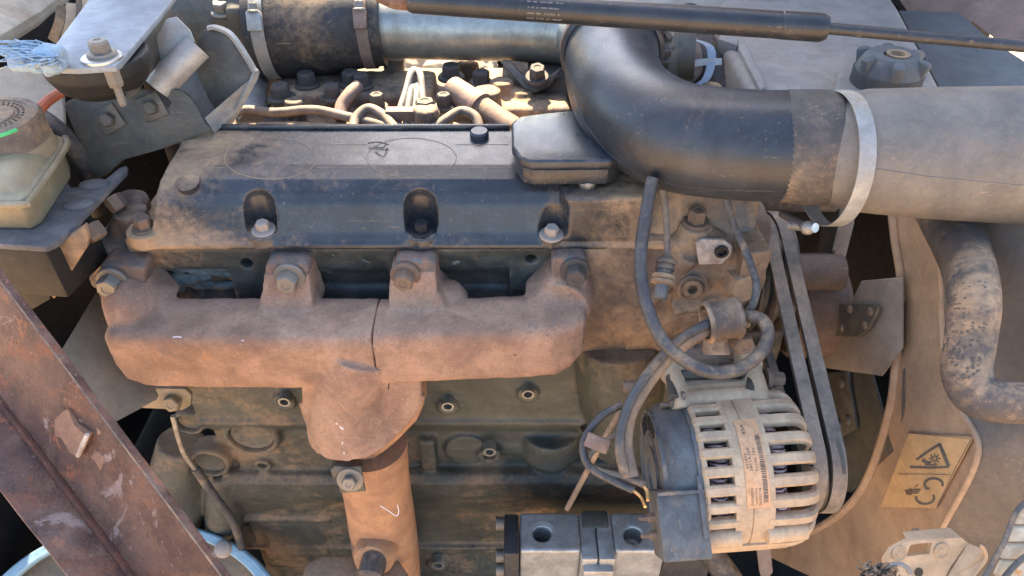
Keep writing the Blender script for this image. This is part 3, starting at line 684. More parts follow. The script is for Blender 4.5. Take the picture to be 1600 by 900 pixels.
obj('tab_curl', tube([onA(147, 675, .0052), onA(140, 692, .0056), onA(132, 708, .0050)], [.0016, .0019, .0016], 10), 'pad_pale', bmn)
obj('weld_spatter', prism([onA(x, y, .0002) for x, y in ((140, 716), (152, 702), (166, 714), (160, 736), (146, 742))], nA * .0012, .0005), 'beam_patch', bmn)
# ------------------------------------------------------------------ olive mounting plate behind the beam
mp = thing('mounting_plate', 'olive tan sheet plate with a bolted bar, left of the manifold', 'bracket', PY(150, 640, -.01))
obj('plate', prism([D(x, y, d) for x, y, d in ((88, 560, .72), (150, 458, .76), (178, 470, .77), (215, 560, .76), (245, 625, .74), (180, 660, .72), (150, 700, .70))], (0, .006, 0), .001), 'plate_olive', mp)
obj('bar', prism([PY(x, y, -.018) for x, y in ((176, 606), (288, 608), (299, 618), (298, 634), (286, 641), (180, 636))], (0, .006, 0), .0012), 'plate_olive', mp)
p = PY(272, 627, -.02); bolt(mp, p, (-.1, -1, .3), M(14, p), .010, 'hex', 'plate_olive', 'bolt')
obj('bar_crack', tube([PY(173, 590, -.004), PY(178, 600, -.004), PY(174, 606, -.004), PY(184, 606, -.02)], .0013, 6, 4), 'gloss_black', mp)
# dipstick cable
dc = thing('bowden_cable', 'thin cable with steel end running down the left of the block', 'cable', PY(330, 850, -.02))
obj('steel_rod', tube([PY(270, 650, -.012), PY(281, 690, -.02), PY(290, 712, -.022), PY(307, 735, -.02)], .0032, 10), 'bolt_steel', dc)
obj('cable_sheath', tube([PY(305, 732, -.02), PY(335, 775, -.022), PY(362, 812, -.022), PY(375, 845, -.02), PY(378, 870, -.015)], .0055, 12), 'wire_black', dc)
# light blue hoop at the bottom left
hp = thing('blue_hoop', 'pale blue painted steel hoop at the bottom left behind the beam', 'ring', PY(215, 960, -.10))
c = PY(205, 982, -.10); rr = M(242, c)
ax = Vector((0, -.55, .83)).normalized(); u = Vector((1, 0, 0)); v = ax.cross(u)
cp = [c + u * (rr * math.cos(t)) + v * (rr * .66 * math.sin(t)) for t in [2 * math.pi * k / 72 for k in range(72)]]
bm = bmesh.new(); rings = [[bm.verts.new(c + (q - c) * f_ + ax * h_) for q in cp] for f_, h_ in ((1.0, 0), (1.0, .008), (.985, .010), (.925, .010), (.91, .008), (.91, 0))]
for A_, B_ in zip(rings, rings[1:] + rings[:1]):
    for k in range(72): bm.faces.new((A_[k], A_[(k + 1) % 72], B_[(k + 1) % 72], B_[k]))
obj('hoop_band', fixn(bm), 'blue_paint', hp)
obj('hoop_disc', prism([p - ax * .012 for p in [c + (q - c) * .97 for q in cp]], -ax * .01), 'block_green', hp)

# ================================================================== upper left: plate, bracket, reservoir
tp = thing('steel_top_plate', 'flat bluish steel plate bolted down at the upper left', 'plate', PZ(150, 60, .22))
zt_ = .228
obj('plate', prism([PZ(x, y, zt_) for x, y in ((62, 104), (72, 88), (138, 0), (160, -30), (290, -30), (262, 8), (188, 96), (180, 102), (120, 106))], (0, 0, -.006), .0012), 'steel_plate', tp)
p = PZ(160, 92, zt_); obj('washer', lathe(p, (0, 0, 1), [(.0165, 0), (.0165, .002), (.016, .0025), (0, .0025)], 32), 'steel_bright', tp)
bolt(tp, p + Vector((0, .002, .0025)), (0, 0, 1), .0085, .011, 'flange', 'bolt_steel', 'bolt', .2)
bolt(tp, p + Vector((.004, 0, -.008)), (0, 0, -1), .007, .018, 'stud', 'bolt_steel', 'nut')
p = PZ(90, 100, zt_ - .006); bolt(tp, p + Vector((0, .01, 0)), (0, 0, -1), .008, .012, 'flange', 'bolt_steel', 'nut')
cast('rubber_mount', lathe(PZ(118, 104, .222) + Vector((0, .035, -.002)), (0, 0, -1), [(.045, 0), (.045, .012), (.038, .026), (.028, .034), (0, .034)], 32), 'black_and_shade', tp, .002, 4)
obj('under_web', prism([PZ(176, 100, .2215), PZ(190, 94, .2215), PZ(264, 4, .2215), PZ(250, 4, .2215)], (0, .004, -.034), .001), 'bracket_dark', tp)
br = thing('channel_bracket', 'dark folded steel bracket with two square nuts, upper left', 'bracket', D(220, 260, .73))
def DB(x, y, d=.675): return D(x, y, d)
front = [(100, 166), (104, 158), (190, 133), (215, 139), (240, 143), (262, 137), (285, 142), (298, 154), (310, 172), (320, 192), (331, 204), (316, 210), (250, 234), (192, 250), (162, 276), (146, 276), (132, 246)]
nrm = Vector((.05, -.95, .32)).normalized()
P0 = D(200, 195, .73)
def onB(px, py, h=0.0):
    r = ray(px, py); t = (P0 - CAM).dot(nrm) / r.dot(nrm); return CAM + r * t + nrm * h
obj('side_plate', prism([onB(x, y) for x, y in front], -nrm * .006, .001), 'bracket_dark', br)
rear = [(283, 65), (292, 49), (312, 45), (335, 55), (352, 75), (374, 112), (377, 124), (352, 172), (334, 205), (322, 195), (300, 160), (282, 120)]
obj('rear_flange', prism([onB(x, y, -.045) for x, y in rear], -nrm * .005, .001), 'bracket_dark', br)
obj('web_plate', prism([onB(331, 204, -.003), onB(352, 172, -.048), onB(377, 122, -.048), onB(318, 185, -.003)], (0, .002, -.005), .0005), 'bracket_light', br)
obj('flange_lip', ribbon([onB(x, y, -.044) for x, y in ((300, 45), (313, 44), (336, 54), (354, 76), (376, 112), (379, 124), (354, 172), (334, 206))], .003, .007, n=6), 'bracket_light', br)
obj('pivot_tube', tube([onB(244, 140, -.006), onB(262, 116, -.010), onB(298, 74, -.020)], [.0135, .0135, .0135], 28, 4), 'bracket_light', br)
obj('gusset', prism([onB(x, y, -.02) for x, y in ((228, 62), (246, 30), (262, 26), (284, 48), (292, 66), (262, 138), (240, 140), (232, 122))], -nrm * .004, .001), 'bracket_light', br)
for px, py, rot in ((172, 186, .45), (239, 167, .35)):
    p = onB(px, py, .001); s = M(19, p)
    q = nrm.to_track_quat('Z', 'Y').to_matrix() @ Matrix.Rotation(rot, 3, 'Z')
    sq = obj('square_plate', box(p, (s * 2, s * 2, .005), q, .001), 'bracket_dark', br)
    obj('nut', lathe(p + nrm * .002, nrm, [(s * .62, 0), (s * .62, .005), (s * .5, .007), (s * .3, .0072), (0, .0062)], 6, .3), 'bracket_dark', sq)
obj('slot_recess', prism([onB(x, y, .0006) for x, y in ((228, 140), (246, 142), (268, 160), (264, 168), (252, 160), (234, 146))], nrm * .001), 'black_and_shade', br)
# frayed rope
rp_ = thing('frayed_rope', 'frayed pale blue rope end lying beside the steel plate', 'rope', PZ(50, 95, .22))
bm = bmesh.new(); rr_ = random.Random(5)
for k in range(230):
    s0 = Vector((rr_.uniform(70, 102), rr_.uniform(76, 98), 0)); ln = rr_.uniform(.3, 1.0)
    e = Vector((rr_.uniform(-40, 60), rr_.uniform(58, 112), 0)); e = s0.lerp(e, ln)
    z0_ = .234 + rr_.uniform(0, .006); m1 = s0.lerp(e, .5) + Vector((rr_.uniform(-8, 8), rr_.uniform(-8, 6), 0))
    tube([PZ(s0.x, s0.y, z0_), PZ(m1.x, m1.y, z0_ + rr_.uniform(0, .008)), PZ(e.x, e.y, z0_ + rr_.uniform(-.006, .008))], rr_.uniform(.0004, .0009), 4, 3, bm=bm)
so_ = obj('strands', bm, 'rope_blue', rp_); so_['kind'] = 'stuff'
cast('rope_knot', merge(tube([PZ(62, 100, .236), PZ(84, 92, .238), PZ(102, 94, .236)], [.010, .013, .009], 12), tube([PZ(20, 100, .234), PZ(62, 96, .236)], [.006, .010], 10)), 'rope_blue', rp_, .0016, 2, None, rough=.003)
# corner panel top left
tag(obj('corner_panel', merge(prism([D(x, y, d) for x, y, d in ((-60, 92, .75), (60, 20, .92), (105, -12, 1.0), (60, -60, 1.0), (-60, -60, .9))], (0, 0, -.012), .003), prism([D(x, y, d) for x, y, d in ((-60, 118, .75), (-60, 92, .748), (60, 20, .918), (105, -12, .998), (100, 4, 1.0), (58, 42, .92))], (0, .006, 0), .001)), 'panel_tan'), 'pale tan sheet metal panel edge in the upper left corner', 'panel')
tag(obj('sunlit_panel', prism([D(x, y, d) for x, y, d in ((-60, 120, .95), (60, 90, .98), (98, 140, .98), (100, 190, .95), (60, 230, .9), (-60, 200, .9))], (0, 0, -.01), .002), 'panel_tan'), 'pale panel behind the reservoir below the frayed rope', 'panel')
# orange wire and black hose behind reservoir
tag(obj('orange_wire', tube([D(62, 190, .70), D(62, 172, .70), D(78, 155, .71), D(100, 142, .73)], .005, 10), 'orange_wire'), 'orange wire beside the reservoir cap', 'wire')
tag(obj('black_hose', tube([D(55, 180, .74), D(82, 198, .73), D(110, 225, .73), D(140, 275, .76), D(150, 330, .80)], .010, 14), 'rubber_dusty'), 'thin black hose between the reservoir and the channel bracket', 'hose')

# fluid reservoir
rs = thing('fluid_reservoir', 'yellowed plastic fluid reservoir with brown screw cap at the left edge', 'reservoir', PZ(20, 340, .10))
zb = .100
foot = [PZ(x, y, zb) for x, y in ((-70, 345), (-40, 358), (52, 360), (68, 350), (112, 280), (112, 268), (100, 262), (0, 240), (-70, 250))]
ce = sum(foot, Vector()) / len(foot)
def ring_at(z, s): return [Vector((ce.x + (p.x - ce.x) * s, ce.y + (p.y - ce.y) * s, z)) for p in foot]
S = bmesh.new(); lv = [(zb, .97), (zb + .004, 1.0), (zb + .028, 1.02), (zb + .030, 1.12), (zb + .035, 1.12), (zb + .037, 1.0), (zb + .044, .96), (zb + .050, .84), (zb + .054, .70), (zb + .056, .5)]
rings = [[S.verts.new(q) for q in ring_at(z, s)] for z, s in lv]
for A_, B_ in zip(rings, rings[1:]):
    for k in range(len(foot)): S.faces.new((A_[k], A_[(k + 1) % len(foot)], B_[(k + 1) % len(foot)], B_[k]))
S.faces.new(list(reversed(rings[0]))); S.faces.new(rings[-1]); fixn(S); bev(S, .004, 3, 40)
obj('tank', S, 'reservoir_plastic', rs, ang=50)
obj('tank_seam', tube([p * 1.0 + Vector((0, 0, .0)) for p in ring_at(zb + .0325, 1.125)], .003, 8, 4, True), 'reservoir_plastic', rs)
cc = Vector((ce.x - .002, ce.y + .004, zb + .037))
obj('neck', lathe(cc, (0, 0, 1), [(.046, 0), (.046, .012), (.044, .016), (0, .016)], 40), 'reservoir_plastic', rs)
capp = [(.043, 0), (.0455, .002), (.0455, .021), (.043, .025), (.036, .026), (.035, .0245), (.024, .0245), (.023, .026), (.010, .026), (.009, .030), (0, .030)]
co_ = obj('screw_cap', lathe(cc + Vector((0, 0, .012)), (0, 0, 1), capp, 48), 'cap_dusty', rs)
bm = bmesh.new()
for k in range(72):
    a = 2 * math.pi * k / 72; r1 = .027 if k % 2 else .031
    merge(bm, box(cc + Vector((r1 * math.cos(a), r1 * math.sin(a), .0370)), (.0022, .0009, .0012), Matrix.Rotation(a, 3, 'Z')))
ko = obj('cap_texture', bm, 'cap_dusty', co_); ko['kind'] = 'stuff'
obj('green_paint_rim', tube(arcpts(cc + Vector((0, 0, .0355)), (1, 0, 0), (0, 1, 0), .0437, R(-100), R(-28), 14), .0018, 6, 2), 'paint_green', co_)
obj('green_paint_smudge', tube(arcpts(cc + Vector((0, 0, .024)), (1, 0, 0), (0, 1, 0), .0448, R(-82), R(-68), 6), [.002, .0045, .005, .004, .005, .003, .002], 8, 2), 'paint_green', co_)
# shelf
sh = thing('reservoir_shelf', 'grey dust-covered steel shelf carrying the fluid reservoir', 'bracket', PZ(80, 380, .09))
obj('shelf_plate', wavy(prism([PZ(x, y, .0985) for x, y in ((-80, 375), (70, 386), (92, 376), (196, 268), (198, 258), (186, 262), (150, 292), (110, 292), (80, 240), (-80, 230))], (0, 0, -.006), .001), .0005, 60), 'shelf_grey', sh)
obj('dust_lump', cast('x', bmesh.new(), 'shelf_grey') if False else merge(ball(PZ(122, 318, .099), .012, (1.2, .9, .22), 12), ball(PZ(148, 288, .099), .012, (1.3, .8, .25), 12)), 'shelf_grey', sh)
obj('front_plate', prism([PY(x, y, -.045) for x, y in ((76, 392), (132, 352), (138, 372), (136, 386), (84, 468), (78, 460))], (0, .006, 0), .001), 'tan_plate', sh)
obj('under_box', prism([PZ(x, y, .092) for x, y in ((-80, 380), (70, 390), (140, 330), (80, 250), (-80, 240))], (0, .0, -.055), .002), 'black_and_shade', sh)
obj('lower_plate', prism([PY(x, y, -.05) for x, y in ((-60, 392), (74, 392), (78, 468), (40, 490), (-60, 430))], (0, .006, 0), .001), 'black_and_shade', sh)
for px, py in ((174, 308), (140, 352)):
    p = PZ(px, py, .088); bolt(sh, p, (.55, -.35, -.75), .009, .016, 'hex', 'bolt_dusty', 'bolt')

# ================================================================== intake: housing, coupling, tube, elbow, duct
ah = thing('turbo_housing', 'black plastic air housing with a bolt left of the rubber coupling', 'housing', D(340, 160, .95))
S = bmesh.new()
merge(S, tube([D(300, 40, 1.0), D(350, 20, .98), D(410, 25, .96), D(428, 40, .96)], [.075, .08, .075, .07], 32))
merge(S, tube([D(330, 40, 1.0), D(330, 120, 1.0), D(340, 220, .99)], [.06, .055, .05], 24))
merge(S, box(D(385, 40, .92), (.028, .05, .06), None, .004))
cast('housing_shell', S, 'bracket_dark', ah, .003, 5)
p = D(346, 22, .895); obj('boss', lathe(p + Vector((0, .012, -.030)), (0, -.2, 1), [(.018, 0), (.016, .03), (0, .03)], 20), 'bracket_dark', ah); bolt(ah, p + Vector((0, .006, .0)), (0, -.2, 1), .010, .012, 'flange', 'bolt_steel')
obj('outlet_pipe', tube([D(402, 130, .97), D(395, 150, .95), D(398, 195, .92)], [.016, .018, .02], 18), 'pipe_grey', ah)
cpl = thing('rubber_coupling', 'dusty black rubber coupling sleeve between two hose clamps', 'hose', D(495, 60, .93))
ca, cb = D(402, 42, .945), D(600, 36, .945); rc = M(79, ca); rc2 = M(64, cb)
obj('sleeve', tube([ca.lerp(cb, t) for t in (0, .08, .16, .3, .5, .7, .85, .93, 1)], [rc * .97, rc, rc * .99, rc * .985, rc * .95, rc2 * 1.09, rc2 * 1.03, rc2 * 1.02, rc2], 44, 6), 'rubber_dusty', cpl)
def hose_clamp(label, c, ax_, r, wd, screw_dir, mat='steel_bright', group='hose clamps', sc=1.0):
    t = thing('hose_clamp', label, 'clamp', c, group); ax_ = Vector(ax_).normalized()
    obj('band', lathe(c - ax_ * wd / 2, ax_, [(r, 0), (r + .0012, 0), (r + .0012, wd), (r, wd)], 56, closed=True), mat, t)
    s = Vector(screw_dir); s = (s - ax_ * s.dot(ax_)).normalized(); tg = ax_.cross(s)
    q = Matrix((ax_, tg, s)).transposed()
    pz = c + s * (r + .004)
    obj('worm_housing', box(pz, (wd * 1.1, .022 * sc, .009), q, .0015), mat, t)
    bolt(t, pz - tg * .010 * sc, -tg, .0055, .010, 'flange', 'bolt_steel', 'screw')
    return t
axc = (cb - ca).normalized()
hose_clamp('steel hose clamp on the left end of the rubber coupling', ca.lerp(cb, .12), axc, rc + .0006, .016, Vector((0, -.9, .4)), 'bracket_light')
hose_clamp('brown dusty hose clamp on the right end of the rubber coupling', ca.lerp(cb, .88), axc, rc2 * 1.03 + .0006, .014, Vector((0, -.9, .4)), 'tube_brown')
it = thing('intake_tube', 'bare metal intake tube running behind the gas strut', 'pipe', D(750, 95, .93))
rt = M(50, D(700, 44, .945))
obj('tube', tube([D(585, 38, .945), D(700, 42, .945), D(830, 44, .945), D(900, 50, .935), D(945, 68, .89), D(962, 92, .85)], [rt, rt, rt, rt * 1.03, rt * 1.08, rt * 1.1], 44, 10), 'tube_metal', it)
el = thing('rubber_elbow', 'large black rubber intake elbow over the engine', 'hose', D(1100, 300, .66))
EP = [D(956, 78, .80), D(958, 120, .76), D(985, 172, .70), D(1050, 212, .655), D(1140, 226, .635), D(1230, 230, .625), D(1318, 234, .615)]
ER = [M(72, EP[0]), M(74, EP[1]), M(80, EP[2]), M(84, EP[3]), M(85, EP[4]), M(86, EP[5]), M(83, EP[6])]
obj('elbow_body', tube(EP, ER, 56, 14), 'rubber', el)
fr_ = (EP[1] - EP[0]).normalized()
elb = [o for o in el.children if o.name.startswith('elbow_body')][0]
decal('mould_line', elb, [(897, 150), (915, 195), (950, 240), (1000, 274), (1060, 290), (1130, 297), (1210, 298)], .0007, 'rubber', el, 0)
obj('cuff', lathe(D(1268, 231, .6215) - Vector((.002, 0, 0)), (EP[6] - EP[5]), [(M(80, EP[6]), -.024), (M(88, EP[6]), -.022), (M(90, EP[6]), 0), (M(89, EP[6]), .018), (M(80, EP[6]), .020)], 56), 'cuff_rubber', el)
obj('cuff_ring', lathe(EP[0] + fr_ * .004, fr_, [(M(72, EP[0]), -.012), (M(78, EP[0]), -.010), (M(79, EP[0]), .004), (M(74, EP[0]), .007)], 56), 'rubber', el)
hose_clamp('dark hose clamp round the upper end of the rubber elbow', EP[0] + fr_ * .001, fr_, M(79, EP[0]), .011, Vector((.7, -.4, .5)), 'tube_brown')
du = thing('intake_duct', 'wide dusty grey plastic air duct at the right edge', 'duct', D(1470, 340, .62))
DP = [D(1290, 231, .615), D(1340, 236, .61), D(1450, 240, .605), D(1560, 243, .60), D(1700, 245, .60)]
obj('duct_body', tube(DP, [M(76, DP[0]), M(94, DP[1]), M(101, DP[2]), M(105, DP[3]), M(110, DP[4])], 56, 10), 'duct_grey', du)
dub = [o for o in du.children if o.name.startswith('duct_body')][0]
decal('mould_line', dub, [(1360, 262), (1450, 276), (1530, 284), (1598, 290)], .0006, 'duct_grey', du, 0)
tb_ = thing('band_clamp', 'bright wide steel band clamp hanging loose round the duct', 'clamp', D(1320, 350, .60), 'hose clamps')
cc_ = D(1300, 246, .612); e1 = Vector((.0, -.80, .60)).normalized(); axd = Vector((1, .05, -.02)).normalized()
e1 = (e1 - axd * e1.dot(axd)).normalized(); e2 = axd.cross(e1)
bandp = [(1270, 141, .655), (1300, 150, .62), (1326, 172, .585), (1345, 210, .555), (1348, 250, .545), (1340, 285, .55), (1322, 315, .565), (1298, 338, .585), (1270, 350, .605), (1240, 345, .63), (1218, 325, .65)]
def band(pts, wd, th, axis):
    bm = bmesh.new(); P = spline(pts, 8); prev = None; axis = Vector(axis).normalized()
    for i, p in enumerate(P):
        t = (P[min(i + 1, len(P) - 1)] - P[max(i - 1, 0)]).normalized(); nn = axis.cross(t).normalized(); a = axis * wd / 2; b_ = nn * th
        r = [bm.verts.new(p - a), bm.verts.new(p + a), bm.verts.new(p + a + b_), bm.verts.new(p - a + b_)]
        if prev:
            for k in range(4): bm.faces.new((prev[k], prev[(k + 1) % 4], r[(k + 1) % 4], r[k]))
        else: bm.faces.new(r)
        prev = r
    bm.faces.new(prev); fixn(bm); return bm
bc = D(1303, 249, .612); br_ = .0545
obj('band', lathe(bc - Vector((.0065, 0, 0)), (1, .03, -.02), [(br_, 0), (br_ + .0009, 0), (br_ + .0009, .013), (br_, .013)], 64, closed=True), 'bracket_light', tb_)
p = D(1250, 350, .618); obj('trunnion', tube([D(1236, 352, .625), D(1274, 356, .60)], .004, 12, smooth=False), 'steel_bright', tb_)
obj('trunnion', ball(D(1262, 356, .605), .006), 'bolt_steel', tb_)
obj('t_bolt', tube([D(1222, 334, .645), D(1262, 357, .604)], .0035, 12, smooth=False), 'bolt_dark', tb_)
# ------------------------------------------------------------------ gas strut
gs = thing('gas_strut', 'black hood gas strut crossing the top of the picture', 'gas strut', D(950, 40, .55))
s0, s1 = D(640, 0, .575), D(1292, 44, .548); sd = (s1 - s0).normalized()
rs_ = M(20.5, D(950, 22, .56))
obj('cylinder', lathe(s0, sd, [(rs_ * .9, 0), (rs_, .003), (rs_, (s1 - s0).length - .034)], 36), 'strut_black', gs)
obj('end_cap', lathe(s1 - sd * .034, sd, [(rs_ * .985, -.0004), (rs_ * .98, .0005), (rs_ * 1.03, .001), (rs_ * 1.03, .030), (rs_ * .85, .034), (rs_ * .4, .034), (rs_ * .4, .03)], 36), 'strut_black', gs)
obj('rod', tube([s1 - sd * .005, D(1440, 58, .542), D(1640, 76, .535)], M(9, s1), 20, smooth=False), 'strut_rod', gs)
obj('end_fitting', tube([D(590, -8, .578), D(615, -3, .577), D(645, 1, .575)], [.005, .008, .008], 14), 'beam_rust', gs)
rf = random.Random(21); bm = bmesh.new()
for row in range(5):
    xx = 834
    while xx < 886:
        wd = rf.uniform(2, 8)
        a0_ = -.95 + row * .42; pA = s0 + sd * ((s1 - s0).length * (xx - 640) / 652)
        side = Vector((0, -1, 0)); side = (side - sd * side.dot(sd)).normalized(); upv = sd.cross(side); upv = upv if upv.z > 0 else -upv
        n_ = side * math.cos(a0_ + .5) + upv * math.sin(a0_ + .5); tg = -side * math.sin(a0_ + .5) + upv * math.cos(a0_ + .5)
        q = Matrix((sd, tg, n_)).transposed(); merge(bm, box(pA + n_ * (rs_ + .0001), (M(wd, pA), M(2.4, pA), .0003), q)); xx += wd + rf.uniform(1.5, 4)
po = obj('faded_print', bm, 'print_faded', gs); po['kind'] = 'stuff'; po['label'] = 'faded white print on the strut'
# ================================================================== right side: tank, shroud, fan, belts, hose
tk = thing('header_tank', 'dusty pale grey header tank behind the intake duct', 'tank', (.42, .25, .05))
obj('tank_top', prism([PZ(x, y, .118) for x, y in ((1180, 160), (1125, 60), (1110, 20), (1150, -20), (1190, -40), (1370, -40), (1405, 10), (1480, 150), (1490, 175), (1200, 175))], (0, 0, -.11), .010, 3), 'tank_grey', tk)
obj('tank_ridge', prism([PZ(x, y, .124) for x, y in ((1150, 66), (1163, 62), (1198, 134), (1188, 140))], (0, 0, -.02), .002), 'tank_grey', tk)
obj('tank_ridge', prism([PZ(x, y, .126) for x, y in ((1122, 60), (1128, 52), (1155, 60), (1152, 70))], (0, 0, -.02), .002), 'tank_grey', tk)
obj('filler_step', prism([PZ(x, y, .124) for x, y in ((1300, 150), (1310, 110), (1350, 70), (1420, 62), (1440, 110), (1460, 150))], (0, 0, -.02), .006, 3), 'tank_grey', tk)
cpz = PZ(1383, 128, .126); rk = M(51, cpz)
S = lathe(cpz + Vector((0, 0, -.004)), (0, 0, 1), [(rk, 0), (rk, .016), (rk * .93, .024), (rk * .80, .034), (rk * .70, .037), (rk * .62, .037), (rk * .30, .036), (rk * .27, .030), (0, .028)], 40)
cap = obj('screw_cap', S, 'plate_bluegrey', tk, label='weathered grey ribbed screw cap')
for k in range(6):
    a = R(60 * k + 18); m_ = Vector((math.cos(a), math.sin(a), 0))
    obj('grip_lobe', box(cpz + m_ * rk * .80 + Vector((0, 0, .017)), (rk * .42, rk * .34, .032), Matrix.Rotation(a, 3, 'Z') @ Matrix.Rotation(R(14), 3, 'Y'), .004), 'plate_bluegrey', cap)
bm = bmesh.new()
for k in range(110):
    a = 2 * math.pi * k / 110; m_ = Vector((math.cos(a), math.sin(a), 0)); merge(bm, box(cpz + m_ * rk + Vector((0, 0, .006)), (.0016, .0011, .016), Matrix.Rotation(a, 3, 'Z') @ Matrix.Rotation(R(14), 3, 'X')))
kn = obj('knurl', bm, 'plate_bluegrey', cap); kn['kind'] = 'stuff'
obj('vent_ring', lathe(cpz + Vector((.003, -.002, .033)), (0, 0, 1), [(rk * .30, -.004), (rk * .34, .001), (rk * .22, .001), (rk * .18, -.006), (0, -.006)], 24), 'tan_plate', cap)
tag(obj('side_plate', prism([PZ(x, y, .09) for x, y in ((1405, 16), (1500, 20), (1545, 60), (1640, 120), (1640, 200), (1460, 200), (1470, 140))], (0, 0, -.006), .001), 'plate_bluegrey'), 'flat blue grey plate right of the header tank cap', 'plate')
for i, (px, py) in enumerate(((1478, 98), (1486, 133))):
    pass
tag(obj('brown_panel', prism([D(x, y, d) for x, y, d in ((1385, -30, 1.25), (1420, 20, 1.22), (1520, 34, 1.15), (1560, 64, 1.1), (1680, 90, 1.05), (1680, -60, 1.1), (1400, -60, 1.25))], (0, .006, 0), .001), 'plate_brown'), 'brown panel in the upper right corner above the gas strut rod', 'panel')
# fan shroud, in the plane of the fan
XS = .38
sh_ = thing('fan_shroud', 'tan dusty fan shroud with round opening at the right', 'fan shroud', (XS, -.1, -.4))
rim = [(1392, 300), (1397, 330), (1403, 380), (1411, 430), (1406, 446), (1406, 500), (1404, 560), (1396, 630), (1380, 690), (1362, 740), (1340, 778), (1308, 808), (1265, 832), (1215, 845), (1160, 850)]
RP = [PX(x, y, XS) for x, y in rim]
RPs = spline(RP, 5)
fold = [(1452, 300), (1466, 380), (1472, 440), (1474, 520), (1482, 590), (1506, 645), (1530, 690), (1520, 740), (1474, 825), (1430, 905), (1390, 960)]
FP = [PX(x, y, XS + .002) for x, y in fold]; FPs = spline(FP, 7)
def skin(a, b, th, n=None):
    """sheet between two rails, with thickness"""
    m = min(len(a), len(b)); A_ = [a[int(i * (len(a) - 1) / (m - 1))] for i in range(m)]; B_ = [b[int(i * (len(b) - 1) / (m - 1))] for i in range(m)]
    bm = bmesh.new(); K = 6; t = Vector(th)
    G0 = [[bm.verts.new(p.lerp(q, k / K)) for k in range(K + 1)] for p, q in zip(A_, B_)]
    G1 = [[bm.verts.new(p.lerp(q, k / K) + t) for k in range(K + 1)] for p, q in zip(A_, B_)]
    for i in range(m - 1):
        for k in range(K):
            bm.faces.new((G0[i][k], G0[i + 1][k], G0[i + 1][k + 1], G0[i][k + 1])); bm.faces.new((G1[i][k], G1[i][k + 1], G1[i + 1][k + 1], G1[i + 1][k]))
        for k in (0, K): bm.faces.new((G0[i][k], G1[i][k], G1[i + 1][k], G0[i + 1][k]))
    for i in (0, m - 1):
        for k in range(K): bm.faces.new((G0[i][k], G0[i][k + 1], G1[i][k + 1], G1[i][k]))
    fixn(bm); return bm
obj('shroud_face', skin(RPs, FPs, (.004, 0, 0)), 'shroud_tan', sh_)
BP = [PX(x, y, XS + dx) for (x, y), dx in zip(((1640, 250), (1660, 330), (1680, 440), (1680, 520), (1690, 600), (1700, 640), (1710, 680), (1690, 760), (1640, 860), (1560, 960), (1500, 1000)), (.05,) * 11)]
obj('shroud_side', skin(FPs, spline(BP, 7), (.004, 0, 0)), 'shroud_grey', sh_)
obj('opening_lip', tube([p + Vector((-.002, 0, 0)) for p in RPs[:: 2]], .0045, 10, 2), 'shroud_tan', sh_)
obj('opening_tunnel', skin([p + Vector((.0, 0, 0)) for p in RPs], [p + Vector((.07, .01, 0)) for p in RPs], (0, .003, .001)), 'fan_dusty', sh_)
obj('fold_bead', tube([p + Vector((-.001, 0, 0)) for p in FPs[::3]], .0026, 10, 2), 'shroud_tan', sh_)
# warning sticker
def stk(pts, h, mat, name, par, th=.0004):
    return obj(name, prism([PX(x, y, XS - h) for x, y in pts], (th, 0, 0)), mat, par)
stc = thing('warning_sticker', 'faded orange fan hazard sticker on the fan shroud', 'sticker', PX(1450, 795, XS - .001))
H0 = .0012
def sp(u, v):   # u across, v down, in the photo's quad
    a = Vector((1420, 677)).lerp(Vector((1521, 683)), u); b = Vector((1376, 792)).lerp(Vector((1462, 794)), u); return tuple(a.lerp(b, v))
stk([sp(0, 0), sp(1, 0), sp(1, 1), sp(0, 1)], H0, 'sticker', 'sticker_sheet', stc)
def poly(pts, h=H0 + .0005, mat='ink_grey', name='print'): return stk(pts, h, mat, name, stc)
def strip(pts, wd, name='print', mat='ink_grey', closed=False):
    out_ = []; n_ = len(pts); P = [Vector(q) for q in pts]; inn = []
    for i in range(n_):
        t = (P[(i + 1) % n_ if closed else min(i + 1, n_ - 1)] - P[i - 1 if closed else max(i - 1, 0)]).normalized(); nn = Vector((-t.y, t.x)) * wd / 2
        out_.append(P[i] + nn); inn.append(P[i] - nn)
    bm = bmesh.new(); A_ = [bm.verts.new(PX(q.x, q.y, XS - H0 - .0005)) for q in out_]; B_ = [bm.verts.new(PX(q.x, q.y, XS - H0 - .0005)) for q in inn]
    for i in range(n_ if closed else n_ - 1): bm.faces.new((A_[i], A_[(i + 1) % n_], B_[(i + 1) % n_], B_[i]))
    ex = bmesh.ops.extrude_face_region(bm, geom=bm.faces[:]); bmesh.ops.translate(bm, vec=(.0003, 0, 0), verts=[v for v in ex['geom'] if isinstance(v, bmesh.types.BMVert)])
    fixn(bm); return obj(name, bm, mat, stc)
k6 = lambda x, y: (1370 + x / 6, 660 + y / 6)
strip([k6(x, y) for x, y in ((370, 350), (480, 270), (585, 205))], 4.0, 'triangle_side')
strip([k6(x, y) for x, y in ((585, 200), (630, 310), (672, 415))], 5.0, 'triangle_side')
strip([k6(x, y) for x, y in ((672, 418), (500, 424), (310, 420))], 3.4, 'triangle_side')
strip([k6(x, y) for x, y in ((285, 100), (400, 108), (900, 155))], .7, 'border'); strip([k6(x, y) for x, y in ((880, 160), (740, 420), (560, 790))], .8, 'border'); strip([k6(x, y) for x, y in ((200, 485), (400, 485), (690, 490))], .7, 'divider')
for a in range(0, 360, 45): strip([k6(540 + 15 * math.cos(R(a)), 340 + 15 * math.sin(R(a))), k6(540 + 55 * math.cos(R(a)), 340 + 48 * math.sin(R(a)))], 1.6, 'fan_blade_print')
